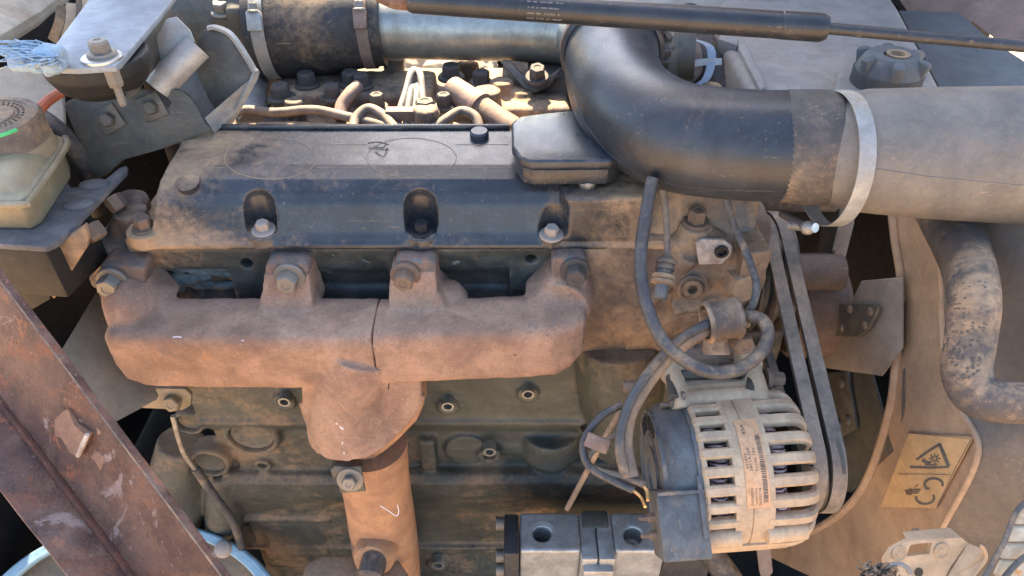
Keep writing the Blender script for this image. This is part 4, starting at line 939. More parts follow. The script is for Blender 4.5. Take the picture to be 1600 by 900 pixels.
strip([k6(x, y) for x, y in ((425, 350), (460, 375), (500, 385))], 5.5, 'hand_print'); strip([k6(x, y) for x, y in ((450, 395), (520, 400), (560, 392))], 2, 'finger_print')
strip([k6(530 + 90 * math.cos(R(a)) * .95, 580 + 55 * math.sin(R(a)) + (a - 180) * .0) for a in range(20, -215, -18)], 3.6, 'arrow_print')
strip([k6(450 + 85 * math.cos(R(a)), 705 + 60 * math.sin(R(a))) for a in range(-25, 205, 18)], 3.4, 'arrow_print')
poly([k6(455, 605), k6(492, 612), k6(488, 632), k6(450, 628)], name='arrow_head')
for i in range(3): strip([k6(325, 630 + i * 17), k6(412 - i * 12, 628 + i * 17)], 1.7, 'finger_print')
poly([k6(x, y) for x, y in ((260, 635), (320, 620), (325, 680), (280, 680))], mat='hub_brown', name='glove_print'); strip([k6(355, 605), k6(385, 582)], 1.4, 'finger_print', 'hub_brown')
# scraped paint on the shroud
for pts in (((1410, 478), (1416, 470), (1415, 500), (1416, 540), (1409, 560)), ((1410, 580), (1414, 575), (1413, 640), (1408, 660))):
    stk(pts, .0007, 'shroud_grey', 'paint_scrape', sh_, .0004)
# lower radiator hose
rh = thing('radiator_hose', 'tan dusty radiator hose curving down the fan shroud', 'hose', D(1520, 650, .56))
HP = [D(1466, 310, .70), D(1486, 350, .65), D(1511, 412, .60), D(1522, 470, .565), D(1516, 530, .56), D(1510, 580, .555), D(1526, 616, .55), D(1566, 628, .54), D(1640, 628, .53)]
obj('hose_body', tube(HP, [M(42, HP[0]), M(41, HP[1]), M(38, HP[2]), M(37, HP[3]), M(36, HP[4]), M(36, HP[5]), M(35, HP[6]), M(33, HP[7]), M(33, HP[8])], 36, 12), 'hose_tan', rh)
# hose fabric ribs where dust has rubbed off
bm = bmesh.new(); Ps = spline(HP, 24); frs = frames(Ps)
for i in range(62, 128, 2):
    p, (t, u_, v_) = Ps[i], frs[i]; r_ = .0208; toC = (CAM - p).normalized(); toC = (toC - t * toC.dot(t)).normalized(); sd_ = t.cross(toC)
    for k in range(9):
        a = -1.15 + k * .2 + random.uniform(-.03, .03)
        if mnoise.noise(Vector((i * .11, k * .35, 2))) < -.02 or random.random() < .35: continue
        n_ = toC * math.cos(a) - sd_ * math.sin(a) * (1 if True else 0); q = Matrix((t, n_.cross(t), n_)).transposed()
        merge(bm, box(p + n_ * M(36.6, p), (random.uniform(.0006, .0011), random.uniform(.0015, .0030), .0006), q @ Matrix.Rotation(random.uniform(-.35, .35), 3, 'Z')))
hr = obj('worn_rib', bm, 'hose_mark', rh); hr['kind'] = 'stuff'
# fan
fn = thing('cooling_fan', 'dusty engine cooling fan with riveted blade arms in the shroud', 'fan', PX(1270, 600, .34))
hub = Vector((.352, .085, -.095)); rot_ax = Vector((1, 0, 0))
obj('hub', lathe(hub - Vector((.03, 0, 0)), (1, 0, 0), [(.055, 0), (.062, .006), (.062, .05), (.05, .06), (0, .06)], 40), 'hub_brown', fn)
obj('blade', prism([PX(x, y, XS - .012) for x, y in ((1345, 440), (1410, 434), (1409, 545), (1378, 588), (1280, 574), (1300, 536))], (.003, .002, 0), .0008), 'fan_blade', fn, label='broad tan fan blade')
arm = obj('blade_arm', prism([PX(x, y, XS - .020) for x, y in ((1268, 484), (1295, 476), (1362, 474), (1371, 480), (1368, 490), (1352, 518), (1338, 526), (1292, 526), (1270, 530))], (.005, 0, 0), .0012), 'bracket_dark', fn)
for x, y in ((1329, 483), (1361, 487), (1352, 508), (1316, 512)):
    p = PX(x, y, XS - .020); bolt(arm, p, (-1, 0, 0), .0045, .003, 'round', 'bolt_dusty', 'rivet')
obj('blade', prism([PX(x, y, XS + .0) for x, y in ((1262, 580), (1360, 580), (1392, 690), (1396, 705), (1330, 770), (1290, 760))], (.003, 0, 0), .0008), 'bracket_dark', fn, label='dark brown lower fan blade')
obj('blade_arm', prism([PX(x, y, XS - .006) for x, y in ((1272, 585), (1322, 580), (1336, 668), (1300, 690), (1288, 680))], (.005, 0, 0), .0012), 'bracket_dark', fn)
for x, y in ((1292, 610), (1316, 598), (1312, 664), (1326, 657)):
    p = PX(x, y, XS - .006); bolt(fn, p, (-1, 0, 0), .006, .004, 'round', 'bracket_dark', 'rivet')
obj('blade', prism([PX(x, y, XS + .02) for x, y in ((1286, 320), (1312, 320), (1310, 350), (1288, 440), (1272, 446))], (.02, 0, 0), .002), 'fan_blade', fn, label='narrow upper fan blade edge')
for x, y in ((1312, 346), (1304, 396), (1300, 408)): bolt(fn, PX(x, y, XS + .02), (-1, 0, 0), .004, .004, 'round', 'bolt_dusty', 'rivet')
obj('guard_rod', tube([PX(1208, 315, .42), PX(1228, 370, .42), PX(1250, 420, .42), PX(1268, 440, .42), PX(1294, 455, .42), PX(1300, 475, .42)], .004, 10), 'bracket_dark', fn)
# pulleys and belts
ax0 = PX(1264, 722, .272)
def loop(x, c1, r1, c2, r2, n=26):
    """belt path round two pulleys in the YZ plane"""
    d = Vector((c2[0] - c1[0], c2[1] - c1[1])); L_ = d.length; b = math.atan2(d.y, d.x); g = math.acos((r1 - r2) / L_)
    pts = []
    for k in range(n + 1): a = b + g + (2 * math.pi - 2 * g) * k / n; pts.append(Vector((x, c1[0] + r1 * math.cos(a), c1[1] + r1 * math.sin(a))))
    for k in range(n + 1): a = b - g + 2 * g * k / n; pts.append(Vector((x, c2[0] + r2 * math.cos(a), c2[1] + r2 * math.sin(a))))
    out_ = []
    for i, p in enumerate(pts):
        q = pts[(i + 1) % len(pts)]; m_ = max(1, int((q - p).length / .02)); out_ += [p.lerp(q, j / m_) for j in range(m_)]
    return out_
c1 = (ax0.y, ax0.z); tp_ = PX(1192, 436, .272); c2 = (tp_.y + .012, tp_.z + .0); R1, R2 = .040, .062
def xsec(P, wd, th):
    bm = bmesh.new(); n_ = len(P); rings = []
    for i, p in enumerate(P):
        t = (P[(i + 1) % n_] - P[i - 1]).normalized(); nn = t.cross(Vector((1, 0, 0))).normalized()
        rings.append([bm.verts.new(p + Vector((a, 0, 0)) + nn * b) for a, b in ((-wd * .5, th * .5), (wd * .5, th * .5), (wd * .33, -th * .5), (-wd * .33, -th * .5))])
    ctr = sum(P, Vector()) / n_
    if (rings[0][0].co - ctr).length < (rings[0][2].co - ctr).length:
        for r_, p in zip(rings, P):
            for v_ in r_: v_.co = p + Vector((v_.co.x - p.x, 0, 0)) - (v_.co - p - Vector((v_.co.x - p.x, 0, 0)))
    for i in range(n_):
        for k in range(4): bm.faces.new((rings[i][k], rings[i][(k + 1) % 4], rings[(i + 1) % n_][(k + 1) % 4], rings[(i + 1) % n_][k]))
    fixn(bm); return bm
for x, lb in ((.264, 'worn grey drive belt nearest the alternator'), (.281, 'worn grey drive belt on the fan side of the pulley')):
    tag(obj('drive_belt', xsec(loop(x, c1, R1, c2, R2), .0125, .010), 'belt_rubber'), lb, 'belt', 'drive belts')
pl = thing('fan_pulley', 'dark twin groove pulley behind the upper end of the belts', 'pulley', Vector((.272, c2[0], c2[1])))
obj('pulley_wheel', lathe((.2535, c2[0], c2[1]), (1, 0, 0), [(.03, 0), (R2 + .003, 0), (R2 + .003, .003), (R2 - .008, .008), (R2 - .008, .012), (R2 + .003, .017), (R2 + .003, .02), (R2 - .008, .025), (R2 - .008, .03), (R2 + .003, .035), (R2 + .003, .038), (0, .038)], 48), 'bracket_dark', pl)
obj('pulley_shaft', lathe((.24, c2[0], c2[1]), (1, 0, 0), [(.02, 0), (.02, .12), (0, .12)], 24), 'hub_brown', pl)

# ================================================================== alternator
al = thing('alternator', 'dust-coated alternator with black rear cover at the lower right', 'alternator')
adir = (Vector((1, 0, 0)) + UP * .075).normalized(); XSC = .70
AXc = ax0 - adir * .105 * XSC
xq = adir; zq = (Vector((0, -.62, .78)) - xq * Vector((0, -.62, .78)).dot(xq)).normalized(); yq = zq.cross(xq)   # local z faces the camera
al.matrix_world = Matrix((( xq.x, yq.x, zq.x, AXc.x), (xq.y, yq.y, zq.y, AXc.y), (xq.z, yq.z, zq.z, AXc.z), (0, 0, 0, 1))) @ Matrix.Diagonal((XSC, 1, 1, 1))
# local frame: x along the shaft to the pulley, z towards the camera, y away/up
X = Vector((1, 0, 0)); RA = .070
def lob(name, bm, mat, par=None, **k): return obj(name, bm, mat, par or al, local=True, **k)
def pol(x, r, a): return Vector((x, r * math.sin(a), r * math.cos(a)))    # a=0 faces camera, +a goes up/back
lob('centre_band', lathe((-.021, 0, 0), X, [(RA - .012, 0), (RA, 0), (RA, .0195), (RA - .0008, .0200), (RA - .0008, .0206), (RA + .0004, .021), (RA + .0004, .046), (RA - .012, .046)], 72, closed=True), 'alu_dusty')
lob('stator_core', lathe((-.045, 0, 0), X, [(.028, 0), (.028, .105), (0.0, .105)], 32), 'black_and_shade')
lob('stator_ring', lathe((-.018, 0, 0), X, [(.045, -.006), (.0585, -.006), (.0585, .044), (.045, .044)], 48, closed=True), 'bracket_dark')
NF = 28
fmL = bmesh.new()
tubeL = [Vector((-.056, 0, .060)), Vector((-.0545, 0, .0655)), Vector((-.050, 0, .0675)), Vector((-.034, 0, .0675)), Vector((-.016, 0, .0672))]
def fin(path, wd, th):
    bm = bmesh.new(); P = spline(path, 5); prev = None
    for i, p in enumerate(P):
        t = (P[min(i + 1, len(P) - 1)] - P[max(i - 1, 0)]).normalized(); nn = Vector((0, 1, 0)).cross(t).normalized()
        if nn.z < 0 and abs(t.x) > .5: nn = -nn
        nn = t.cross(Vector((0, 1, 0))).normalized()
        s = [(wd * .5, -th * .5), (wd * .5, th * .15), (wd * .32, th * .5), (-wd * .32, th * .5), (-wd * .5, th * .15), (-wd * .5, -th * .5)]
        r = [bm.verts.new(p + Vector((0, a, 0)) + nn * b) for a, b in s]
        if prev:
            for k in range(6): bm.faces.new((prev[k], prev[(k + 1) % 6], r[(k + 1) % 6], r[k]))
        else: bm.faces.new(r)
        prev = r
    bm.faces.new(prev); fixn(bm); return bm
def ring_parts(bm0, name, mat, angs):
    first = lob(name, bm0, mat)
    for i, a in enumerate(angs):
        o_ = first if i == 0 else first.copy()
        if i: COL.objects.link(o_); o_.parent = al
        o_.matrix_local = Matrix.Rotation(-a, 4, 'X')
ring_parts(fin(tubeL, .0092, .0065), 'rear_fin', 'alu_dusty', [2 * math.pi * k / NF for k in range(NF)])
tubeR = [Vector((.018, 0, .0668)), Vector((.040, 0, .0672)), Vector((.062, 0, .0668)), Vector((.074, 0, .0635)), Vector((.0805, 0, .055)), Vector((.081, 0, .036))]
ring_parts(fin(tubeR, .0102, .0075), 'front_fin', 'alu_dusty', [2 * math.pi * (k + .4) / 24 for k in range(24)])
lob('rear_rim', lathe((-.058, 0, 0), X, [(.050, 0), (.0655, 0), (.0685, .004), (.0680, .0075), (.060, .0085), (.050, .008)], 64, closed=True), 'alu_dusty')
lob('front_rim', lathe((.0765, 0, 0), X, [(.015, 0), (.040, 0), (.045, .003), (.040, .007), (.022, .012), (.015, .012)], 48, closed=True), 'alu_dusty')
bm = bmesh.new()
for xx in (-.034, .036):
    for k in range(96):
        a = 2 * math.pi * k / 96; c_ = pol(xx, .0545, a); pts = []
        for j in range(10):
            b = 2 * math.pi * j / 10; pts.append(pol(xx + .011 * math.cos(b) + .003 * math.sin(a * 7), .0545 + .0080 * math.sin(b), a + .06 * math.sin(b + xx * 90)))
        tube(pts, .0013, 5, 1, True, bm=bm, smooth=False)
cw = lob('copper_winding', bm, 'copper'); cw['kind'] = 'stuff'
# through bolts with bosses
for a in (R(-52), R(52 - 10), R(150), R(-150)):
    if a == R(42): continue
    lob('bolt_boss', tube([pol(-.056, .0685, a), pol(-.014, .0685, a)], .0085, 16, smooth=False), 'alu_dusty'); lob('bolt_boss', tube([pol(.018, .0685, a), pol(.066, .0670, a)], .0085, 16, smooth=False), 'alu_dusty')
    bolt(al, pol(-.058, .0685, a), (-1, 0, 0), .0060, .012, 'stud', 'bolt_dusty', 'through_bolt', local=True)
lob('belly_plate', prism([pol(x, .0725, a) for x, a in ((-.050, R(-62)), (.052, R(-62)), (.052, R(-75)), (.030, R(-88)), (-.050, R(-88)))], (0, .006, -.004), .001), 'alu_dusty')
# rear cover, black plastic
lob('rear_cover', lathe((-.100, 0, 0), X, [(.018, .004), (.030, .000), (.048, .001), (.0575, .004), (.0625, .012), (.0640, .020), (.0645, .046), (.058, .046)], 64), 'alt_plastic')
for k in range(9):
    a = R(118 - k * 13) if k < 6 else R(-30 - (k - 6) * 12)
    lob('vent_slot', prism([pol(-.1012, r, a + d_) for r, d_ in ((.040, -.05), (.053, -.05), (.053, .05), (.040, .05))], (.004, 0, 0)), 'black_and_shade')
for r in (.022, .034, .056): lob('cover_ring', lathe((-.1015, 0, 0), X, [(r, 0), (r + .0016, 0), (r + .0016, .006), (r, .006)], 40, closed=True), 'alt_plastic')
lob('cover_edge', lathe((-.062, 0, 0), X, [(.060, 0), (.0668, 0), (.0668, .005), (.060, .005)], 64, closed=True), 'alt_plastic')
# connector box at the bottom rear
cbx = lob('connector_box', box((-.085, -.040, .042), (.058, .056, .046), None, .003), 'alt_plastic')
lob('connector_rib', box((-.062, -.026, .064), (.006, .05, .008), None, .0015), 'alt_plastic', cbx); lob('connector_lip', box((-.085, -.014, .0660), (.056, .003, .004), None, .001), 'alt_plastic', cbx)
for da in (-70, -82): bolt(al, Vector((-.114, -.034 if da == -70 else -.048, .045)), (-1, 0, 0), .0042, .010, 'stud', 'bolt_dusty', 'terminal', local=True)
bolt(al, pol(-.066, .068, R(62)), (-1, 0, 0), .0048, .012, 'stud', 'bolt_dusty', 'through_bolt', local=True)
lob('clip', box(pol(-.060, .071, R(60)), (.005, .006, .018), Matrix.Rotation(R(-60), 3, 'X'), .001), 'alt_plastic')
# mounting ears and hinge bracket on top
ear = bmesh.new()
for x in (-.062, .040):
    merge(ear, tube([pol(x, .060, R(62)), pol(x, .078, R(74)), pol(x, .094, R(84))], [.014, .013, .012], 18)); merge(ear, cyl(pol(x - .014, .096, R(84)), X, .0135, .028, 24))
merge(ear, box(pol(-.012, .074, R(76)), (.105, .014, .012), Matrix.Rotation(R(-76), 3, 'X'), .003))
EARS = ear
merge(EARS, tube([pol(-.05, .066, R(66)), pol(-.02, .068, R(66)), pol(.05, .066, R(66))], .010, 14))
cast('mounting_ear', EARS, 'alu_dusty', al, .002, 5, local=True)
brk = thing('hinge_bracket', 'dark flat hinge bracket on top of the alternator', 'bracket', D(1110, 600, .67))
obj('hinge_frame', tube([D(1052, 622, .655), D(1050, 598, .67), D(1060, 586, .675), D(1165, 582, .675), D(1175, 590, .67), D(1172, 612, .66)], .0048, 10, 6), 'bracket_dark', brk)
obj('hinge_back', prism([D(x, y, .70) for x, y in ((1048, 560), (1180, 555), (1176, 600), (1052, 602))], (0, .02, 0), .003), 'cast_dusty', brk)
obj('hinge_pin', tube([D(1042, 602, .678), D(1182, 600, .678)], .0052, 14, smooth=False), 'cast_dusty', brk)
bolt(brk, D(1002, 604, .675), (-1, 0, 0), .006, .014, 'flange', 'bolt_dusty'); bolt(brk, D(1196, 592, .675), (1, 0, 0), .007, .014, 'flange', 'bolt_dusty')
# pulley of the alternator
lob('pulley', lathe((.084, 0, 0), X, [(.012, -.014), (.030, -.012), (.043, 0), (.043, .003), (.031, .009), (.031, .012), (.043, .018), (.043, .021), (.031, .026), (.031, .030), (.045, .036), (.045, .041), (.012, .043)], 56), 'bracket_dark')
# label
def cyl_patch(x0_, x1_, a0_, a1_, r, n_=14, th=.0004):
    bm = bmesh.new(); A_ = []; 
    for k in range(n_ + 1):
        a = a0_ + (a1_ - a0_) * k / n_; A_.append([bm.verts.new(pol(x, q, a)) for x, q in ((x0_, r), (x1_, r), (x1_, r + th), (x0_, r + th))])
    for i in range(n_):
        for k in range(4): bm.faces.new((A_[i][k], A_[i][(k + 1) % 4], A_[i + 1][(k + 1) % 4], A_[i + 1][k]))
    bm.faces.new(A_[0]); bm.faces.new(A_[-1]); fixn(bm); return bm
LB0, LB1, LX0, LX1 = R(-26), R(36), -.009, .0185
lab = lob('label_plate', cyl_patch(LX0, LX1, LB0, LB1, RA + .0004), 'label_paper', label='orange paper label with bar code')
rb = random.Random(4); bm = bmesh.new(); a = R(-22)
while a < R(24):
    wd = rb.choice((.006, .009, .014)); merge(bm, cyl_patch(.0105, .0160, a, a + wd, RA + .0008, 1, .0002)); a += wd + rb.choice((.007, .010, .014))
lob('bar_code', bm, 'ink', lab)
def curved_text(txt, x, a_start, size, name):
    cu = bpy.data.curves.new('t', 'FONT'); cu.body = txt; cu.size = size; cu.resolution_u = 2
    t = bpy.data.objects.new('t', cu); COL.objects.link(t); dg = bpy.context.evaluated_depsgraph_get(); dg.update()
    me = bpy.data.meshes.new_from_object(t.evaluated_get(dg)); bpy.data.objects.remove(t); bpy.data.curves.remove(cu)
    for v_ in me.vertices: v_.co = pol(x - v_.co.y, RA + .00095, a_start + v_.co.x / RA)
    bm = bmesh.new(); bm.from_mesh(me); bpy.data.meshes.remove(me); return lob(name, bm, 'ink', lab, smooth=False)
curved_text('DENSO', -.001, R(-24), .0046, 'lettering'); curved_text('102211-2770', .0032, R(-24), .0028, 'lettering'); curved_text('2610774', .0082, R(-24), .0042, 'lettering')
curved_text('021612', -.0038, R(1), .0042, 'lettering'); curved_text('2871A309', .0008, R(-1), .0046, 'lettering'); curved_text('01142 12V', .0070, R(-1), .0044, 'lettering'); curved_text('85A', .0008, R(24), .0060, 'lettering')

# ================================================================== hydraulic gear pump
hp_ = thing('gear_pump', 'silver and black hydraulic gear pump at the bottom below the alternator', 'pump', PZ(910, 880, -.45))
zt2 = -.316
def blockpx(x0_, x1_, yb, yf, name, mat, drop=.12, z=zt2, bevel=.003):
    A_ = [PZ(x0_, yf, z), PZ(x1_, yf, z), PZ(x1_, yb, z), PZ(x0_, yb, z)]
    xm0 = (A_[0].x + A_[3].x) / 2; xm1 = (A_[1].x + A_[2].x) / 2
    A_[0].x = A_[3].x = A_[0].x; A_[1].x = A_[2].x = A_[1].x
    return obj(name, prism(A_, (0, 0, -drop), bevel), mat, hp_)
blockpx(787, 811, 802, 866, 'end_cover', 'pump_black', .13, zt2 + .002)
b1 = PZ(812, 861, zt2).x; b2 = PZ(908, 861, zt2).x; b3 = PZ(962, 861, zt2).x; b4 = PZ(1041, 861, zt2).x
yf_, yb_ = PZ(860, 861, zt2).y, PZ(860, 800, zt2).y
S = box(((b1 + b2) / 2, (yf_ + yb_) / 2, zt2 - .06), (b2 - b1, yb_ - yf_, .12), bevel=.003)
cast('pump_body', S, 'alu_pump', hp_, .0018, 2, cyl(PZ(847, 833, zt2 + .005), (0, 0, -1), .0125, .03, 28))
S = box(((b3 + b4) / 2, (yf_ + yb_) / 2, zt2 - .06), (b4 - b3, yb_ - yf_, .12), bevel=.003)
cast('pump_body', S, 'alu_pump', hp_, .0018, 2, cyl(PZ(990, 833, zt2 + .005), (0, 0, -1), .0115, .03, 28))
q = PZ(847, 833, zt2)
bm = bmesh.new()
for k in range(5): lathe(q + Vector((0, 0, -.002 - k * .003)), (0, 0, -1), [(.0128, 0), (.0112, .0015), (.0128, .003)], 28, bm=bm) if False else merge(bm, lathe(q + Vector((0, 0, -.001 - k * .003)), (0, 0, -1), [(.0127, 0), (.0113, .0012), (.0113, .0016), (.0127, .0028), (.0135, .0028), (.0135, 0)], 28, closed=True))
obj('port_thread', bm, 'steel_bright', hp_)
obj('port_ring', lathe(q, (0, 0, 1), [(.0128, -.002), (.0165, -.002), (.0165, .0006), (.0128, .0002)], 36, closed=True), 'alu_pump', hp_)
obj('port_bottom', cyl(q + Vector((0, 0, -.022)), (0, 0, -1), .0125, .004), 'gloss_black', hp_)
S = bmesh.new(); xm = (b2 + b3) / 2
obj('mid_flange', box(((b2 + xm) / 2 - .0002, (yf_ + yb_) / 2 - .004, zt2 - .0625), ((xm - b2) - .0006, yb_ - yf_ + .010, .118), bevel=.003), 'alu_pump', hp_)
obj('mid_flange', box(((b3 + xm) / 2 + .0002, (yf_ + yb_) / 2 - .004, zt2 - .0625), ((b3 - xm) - .0006, yb_ - yf_ + .010, .118), bevel=.003), 'alu_pump', hp_)
obj('clamp_notch', box((xm, yf_ + .045, zt2 - .008), (b3 - b2 - .008, .024, .014), bevel=.003), 'bracket_dark', hp_)
obj('mid_tongue', box((xm, yf_ - .012, zt2 - .05), (b3 - b2 - .004, .012, .07), bevel=.003), 'alu_pump', hp_)
obj('drive_end', box((b4 + .03, (yf_ + yb_) / 2, zt2 - .06), (.06, yb_ - yf_ - .006, .12), bevel=.004), 'pump_black', hp_)
for px, py in ((782, 818), (782, 868), (782, 890)): bolt(hp_, PZ(px + 6, py, zt2 - .02 - (py - 818) * .0006), (-1, 0, 0), .0085, .012, 'socket', 'bolt_steel', 'bolt')
for i in range(2):
    pass
# ================================================================== cables near the alternator
def cable(label, pts, r, mat, cat='cable', name='cable', n=10):
    return tag(obj(name, tube([D(*p) for p in pts], r, 12, n), mat), label, cat)
lp = [(1020, 278, .63), (1010, 330, .63), (1001, 400, .625), (1006, 460, .62), (1028, 520, .61), (1062, 558, .60), (1105, 580, .595), (1150, 578, .60), (1188, 552, .61), (1200, 520, .62), (1188, 498, .63), (1160, 494, .64)]
cable('thick black cable looping down from the elbow towards the alternator', lp, .0056, 'wire_black')
cd = [(1170, 500, .645), (1130, 500, .645), (1090, 520, .64), (1050, 550, .635), (1015, 590, .63), (985, 640, .625), (975, 690, .62), (985, 745, .615)]
cable('tan conduit passing through the clip down beside the alternator', cd, .0072, 'wire_tan', 'cable', 'conduit')
cable('black cable running alongside the tan conduit', [(1110, 505, .635), (1070, 525, .63), (1030, 562, .625), (994, 610, .615), (974, 655, .61), (968, 700, .606), (976, 740, .604)], .0042, 'wire_black')
sw = thing('sensor_lead', 'thin sensor wire ending in a banded plug below the elbow', 'wire', D(1042, 450, .66))
obj('wire', tube([D(1035, 285, .66), D(1041, 340, .665), D(1043, 402, .665)], .0032, 10), 'wire_tan', sw)
pd = (D(1034, 450, .66) - D(1042, 402, .665)).normalized(); p0 = D(1042, 402, .665)
obj('plug_body', lathe(p0, pd, [(.004, -.002), (.0065, .001), (.0085, .003), (.0085, .006), (.007, .007), (.0085, .009), (.0085, .012), (.007, .0125), (.007, .016)], 20), 'wire_black', sw)
obj('plug_band', lathe(p0 + pd * .016, pd, [(.0075, 0), (.0105, .001), (.0105, .004), (.009, .005), (.0105, .006), (.0105, .009), (.007, .010)], 20), 'tan_plate', sw)
obj('plug_tip', lathe(p0 + pd * .026, pd, [(.0062, 0), (.0062, .012), (.005, .013), (0, .013)], 16), 'alt_plastic', sw)
cable('braided thin wire hanging from the elbow past the hex plug', [(1134, 310, .66), (1146, 350, .66), (1163, 388, .655), (1177, 425, .645), (1182, 450, .64), (1176, 476, .64), (1164, 492, .645)], .0034, 'wire_braid', 'wire', 'wire')
# P clip
pc = thing('pipe_clip', 'tan wide pipe clip bolted beside the cable loop', 'clip', D(1125, 555, .66))
ca_ = D(1128, 500, .645)
clx = Vector((1, .12, .1)).normalized()
obj('clip_band', lathe(ca_ - clx * .015, clx, [(.0150, 0), (.0175, 0), (.019, .003), (.0175, .006), (.0172, .024), (.0188, .027), (.0175, .030), (.0150, .030)], 36, closed=True), 'cast_dusty', pc)
obj('clip_foot', prism([D(x, y, .655) for x, y in ((1102, 520), (1140, 518), (1142, 556), (1098, 556))], (0, .008, 0), .002), 'cast_dusty', pc)
bolt(pc, D(1155, 532, .655), (.3, -1, .2), .010, .012, 'hex', 'bolt_dusty')
# small loose wires
cable('thin black wire loop left of the alternator', [(972, 632, .63), (940, 650, .63), (916, 680, .63), (911, 705, .628), (922, 730, .625), (955, 750, .62), (990, 766, .615)], .0033, 'wire_black', 'wire', 'loose_wire')
cable('tan thin wire loop left of the alternator', [(985, 660, .635), (955, 685, .63), (925, 705, .632), (918, 722, .63), (935, 735, .625), (975, 745, .62), (1008, 758, .612)], .0030, 'wire_tan', 'wire', 'loose_wire')
cable('thin straight tan wire hanging behind the loose loop', [(972, 640, .66), (950, 675, .68), (918, 735, .72), (886, 795, .76)], .0028, 'wire_tan', 'wire', 'loose_wire')
for a, b, lb in (((988, 765, .615), (1008, 792, .60), 'bare copper strand at the end of the black loose wire'), ((1004, 757, .612), (1012, 782, .60), 'bare copper strand at the end of the tan loose wire')):
    cable(lb, [a, ((a[0] + b[0]) / 2 + 3, (a[1] + b[1]) / 2 - 2, a[2] - .004), b], .0013, 'copper_bare', 'wire', 'copper_strand')
tag(obj('wire_tag', prism([D(x, y, .620) for x, y in ((920, 677), (955, 690), (947, 711), (912, 697))], (0, .003, -.001), .0008), 'tube_brown'), 'brown tape tag on the loose wires', 'tag')
# lower hose and strap beneath the alternator
tag(obj('lower_hose', tube([D(1085, 835, .80), D(1115, 870, .80), D(1150, 920, .80)], .014, 16), 'rubber_dusty'), 'grey hose below the alternator at the bottom edge', 'hose')
tag(obj('adjuster_strap', prism([D(x, y, .76) for x, y in ((1182, 850), (1204, 850), (1208, 895), (1200, 905), (1188, 900))], (0, .006, 0), .001), 'fan_dusty'), 'flat strap hanging below the alternator', 'strap')
# ================================================================== bottom right: support plate, grille
spl = thing('support_plate', 'pale tan folded support plate with a square window, bottom right', 'bracket', D(1450, 890, .55))
n0 = Vector((.12, -.80, .58)).normalized(); P1 = D(1450, 870, .55)
def onS(px, py, h=0.0):
    r = ray(px, py); t = (P1 - CAM).dot(n0) / r.dot(n0); return CAM + r * t + n0 * h
k2 = lambda x, y: (1340 + x / 6.154, 780 + y / 6.154)
outer = [k2(x, y) for x, y in ((265, 580), (330, 480), (480, 400), (1000, 370), (1060, 420), (900, 640), (820, 800), (260, 800))]
hole = [k2(x, y) for x, y in ((510, 440), (600, 425), (720, 420), (690, 530), (590, 540), (460, 555))]
bm = bmesh.new()
ov = [bm.verts.new(onS(*q)) for q in outer]; hv = [bm.verts.new(onS(*q)) for q in hole]
ed = [bm.edges.new((ov[i], ov[(i + 1) % len(ov)])) for i in range(len(ov))] + [bm.edges.new((hv[i], hv[(i + 1) % len(hv)])) for i in range(len(hv))]
bmesh.ops.triangle_fill(bm, use_beauty=True, use_dissolve=False, edges=ed)
ex = bmesh.ops.extrude_face_region(bm, geom=bm.faces[:]); bmesh.ops.translate(bm, vec=-n0 * .004, verts=[v for v in ex['geom'] if isinstance(v, bmesh.types.BMVert)]); fixn(bm)
obj('plate', bm, 'plate_pale', spl)
obj('top_fold', prism([onS(*k2(480, 400)), onS(*k2(1000, 371)), onS(*k2(985, 328), -.010), onS(*k2(510, 362), -.008)], n0 * -.002, .0004), 'plate_pale', spl)
obj('side_fold', prism([onS(*k2(1060, 425)), onS(*k2(1130, 440), .010), onS(*k2(1132, 525), .010), onS(*k2(930, 790), .010), onS(*k2(840, 790))], -n0 * .003), 'plate_pale', spl)
obj('edge_strip', tube([onS(*k2(x, y), .0105) for x, y in ((1085, 395), (1118, 430), (1130, 520), (1040, 640), (930, 780))], .0012, 10, 4), 'plate_pale', spl)
for x, y in ((395, 523), (800, 495)):
    p = onS(*k2(x, y), .0005); obj('rivet_ring', lathe(p, n0, [(.0058, 0), (.0058, .0006), (.0050, .0009), (.0046, .0003), (.002, .0003), (.0016, .001), (0, .001)], 24), 'plate_pale', spl)
obj('bolt_hole', lathe(onS(*k2(585, 703), .0003), n0, [(.0034, 0), (.0034, .0004), (0, .0004)], 20), 'black_and_shade', spl)
tag(obj('wire_loop', tube([D(1427, 845, .60), D(1426, 830, .605), D(1434, 828, .605), D(1442, 840, .60)], .0014, 8), 'wire_tan'), 'small wire loop behind the support plate', 'wire')
rg = random.Random(9); bm = bmesh.new()
for k in range(120):
    a = (rg.uniform(1345, 1400), rg.uniform(885, 910)); b = (a[0] + rg.uniform(-10, 14), a[1] + rg.uniform(-12, 8)); d_ = rg.uniform(.525, .54)
    tube([D(*a, d_), D((a[0] + b[0]) / 2 + rg.uniform(-4, 4), (a[1] + b[1]) / 2 + rg.uniform(-4, 4), d_ - .004), D(*b, d_)], rg.uniform(.0005, .0011), 4, 3, bm=bm)
sc_ = thing('rag_end', 'frayed tan rag end by the support plate', 'rag', D(1370, 900, .53)); so2 = obj('strands', bm, 'wire_tan', sc_); so2['kind'] = 'stuff'
obj('eyelet', tube(arcpts(D(1402, 903, .53), (1, 0, 0), UP, .010, R(20), R(160), 10), .0018, 8, 2), 'pipe_grey', sc_)
gr = thing('mesh_grille', 'radiator grille of tan slats with a curved frame, bottom right corner', 'grille', D(1590, 880, .5))
GX = .5
obj('grille_frame', tube([D(1608, 780, GX), D(1592, 795, GX), D(1581, 815, GX), D(1570, 845, GX), D(1553, 875, GX), D(1530, 920, GX)], .0018, 10, 6), 'mesh_frame', gr)
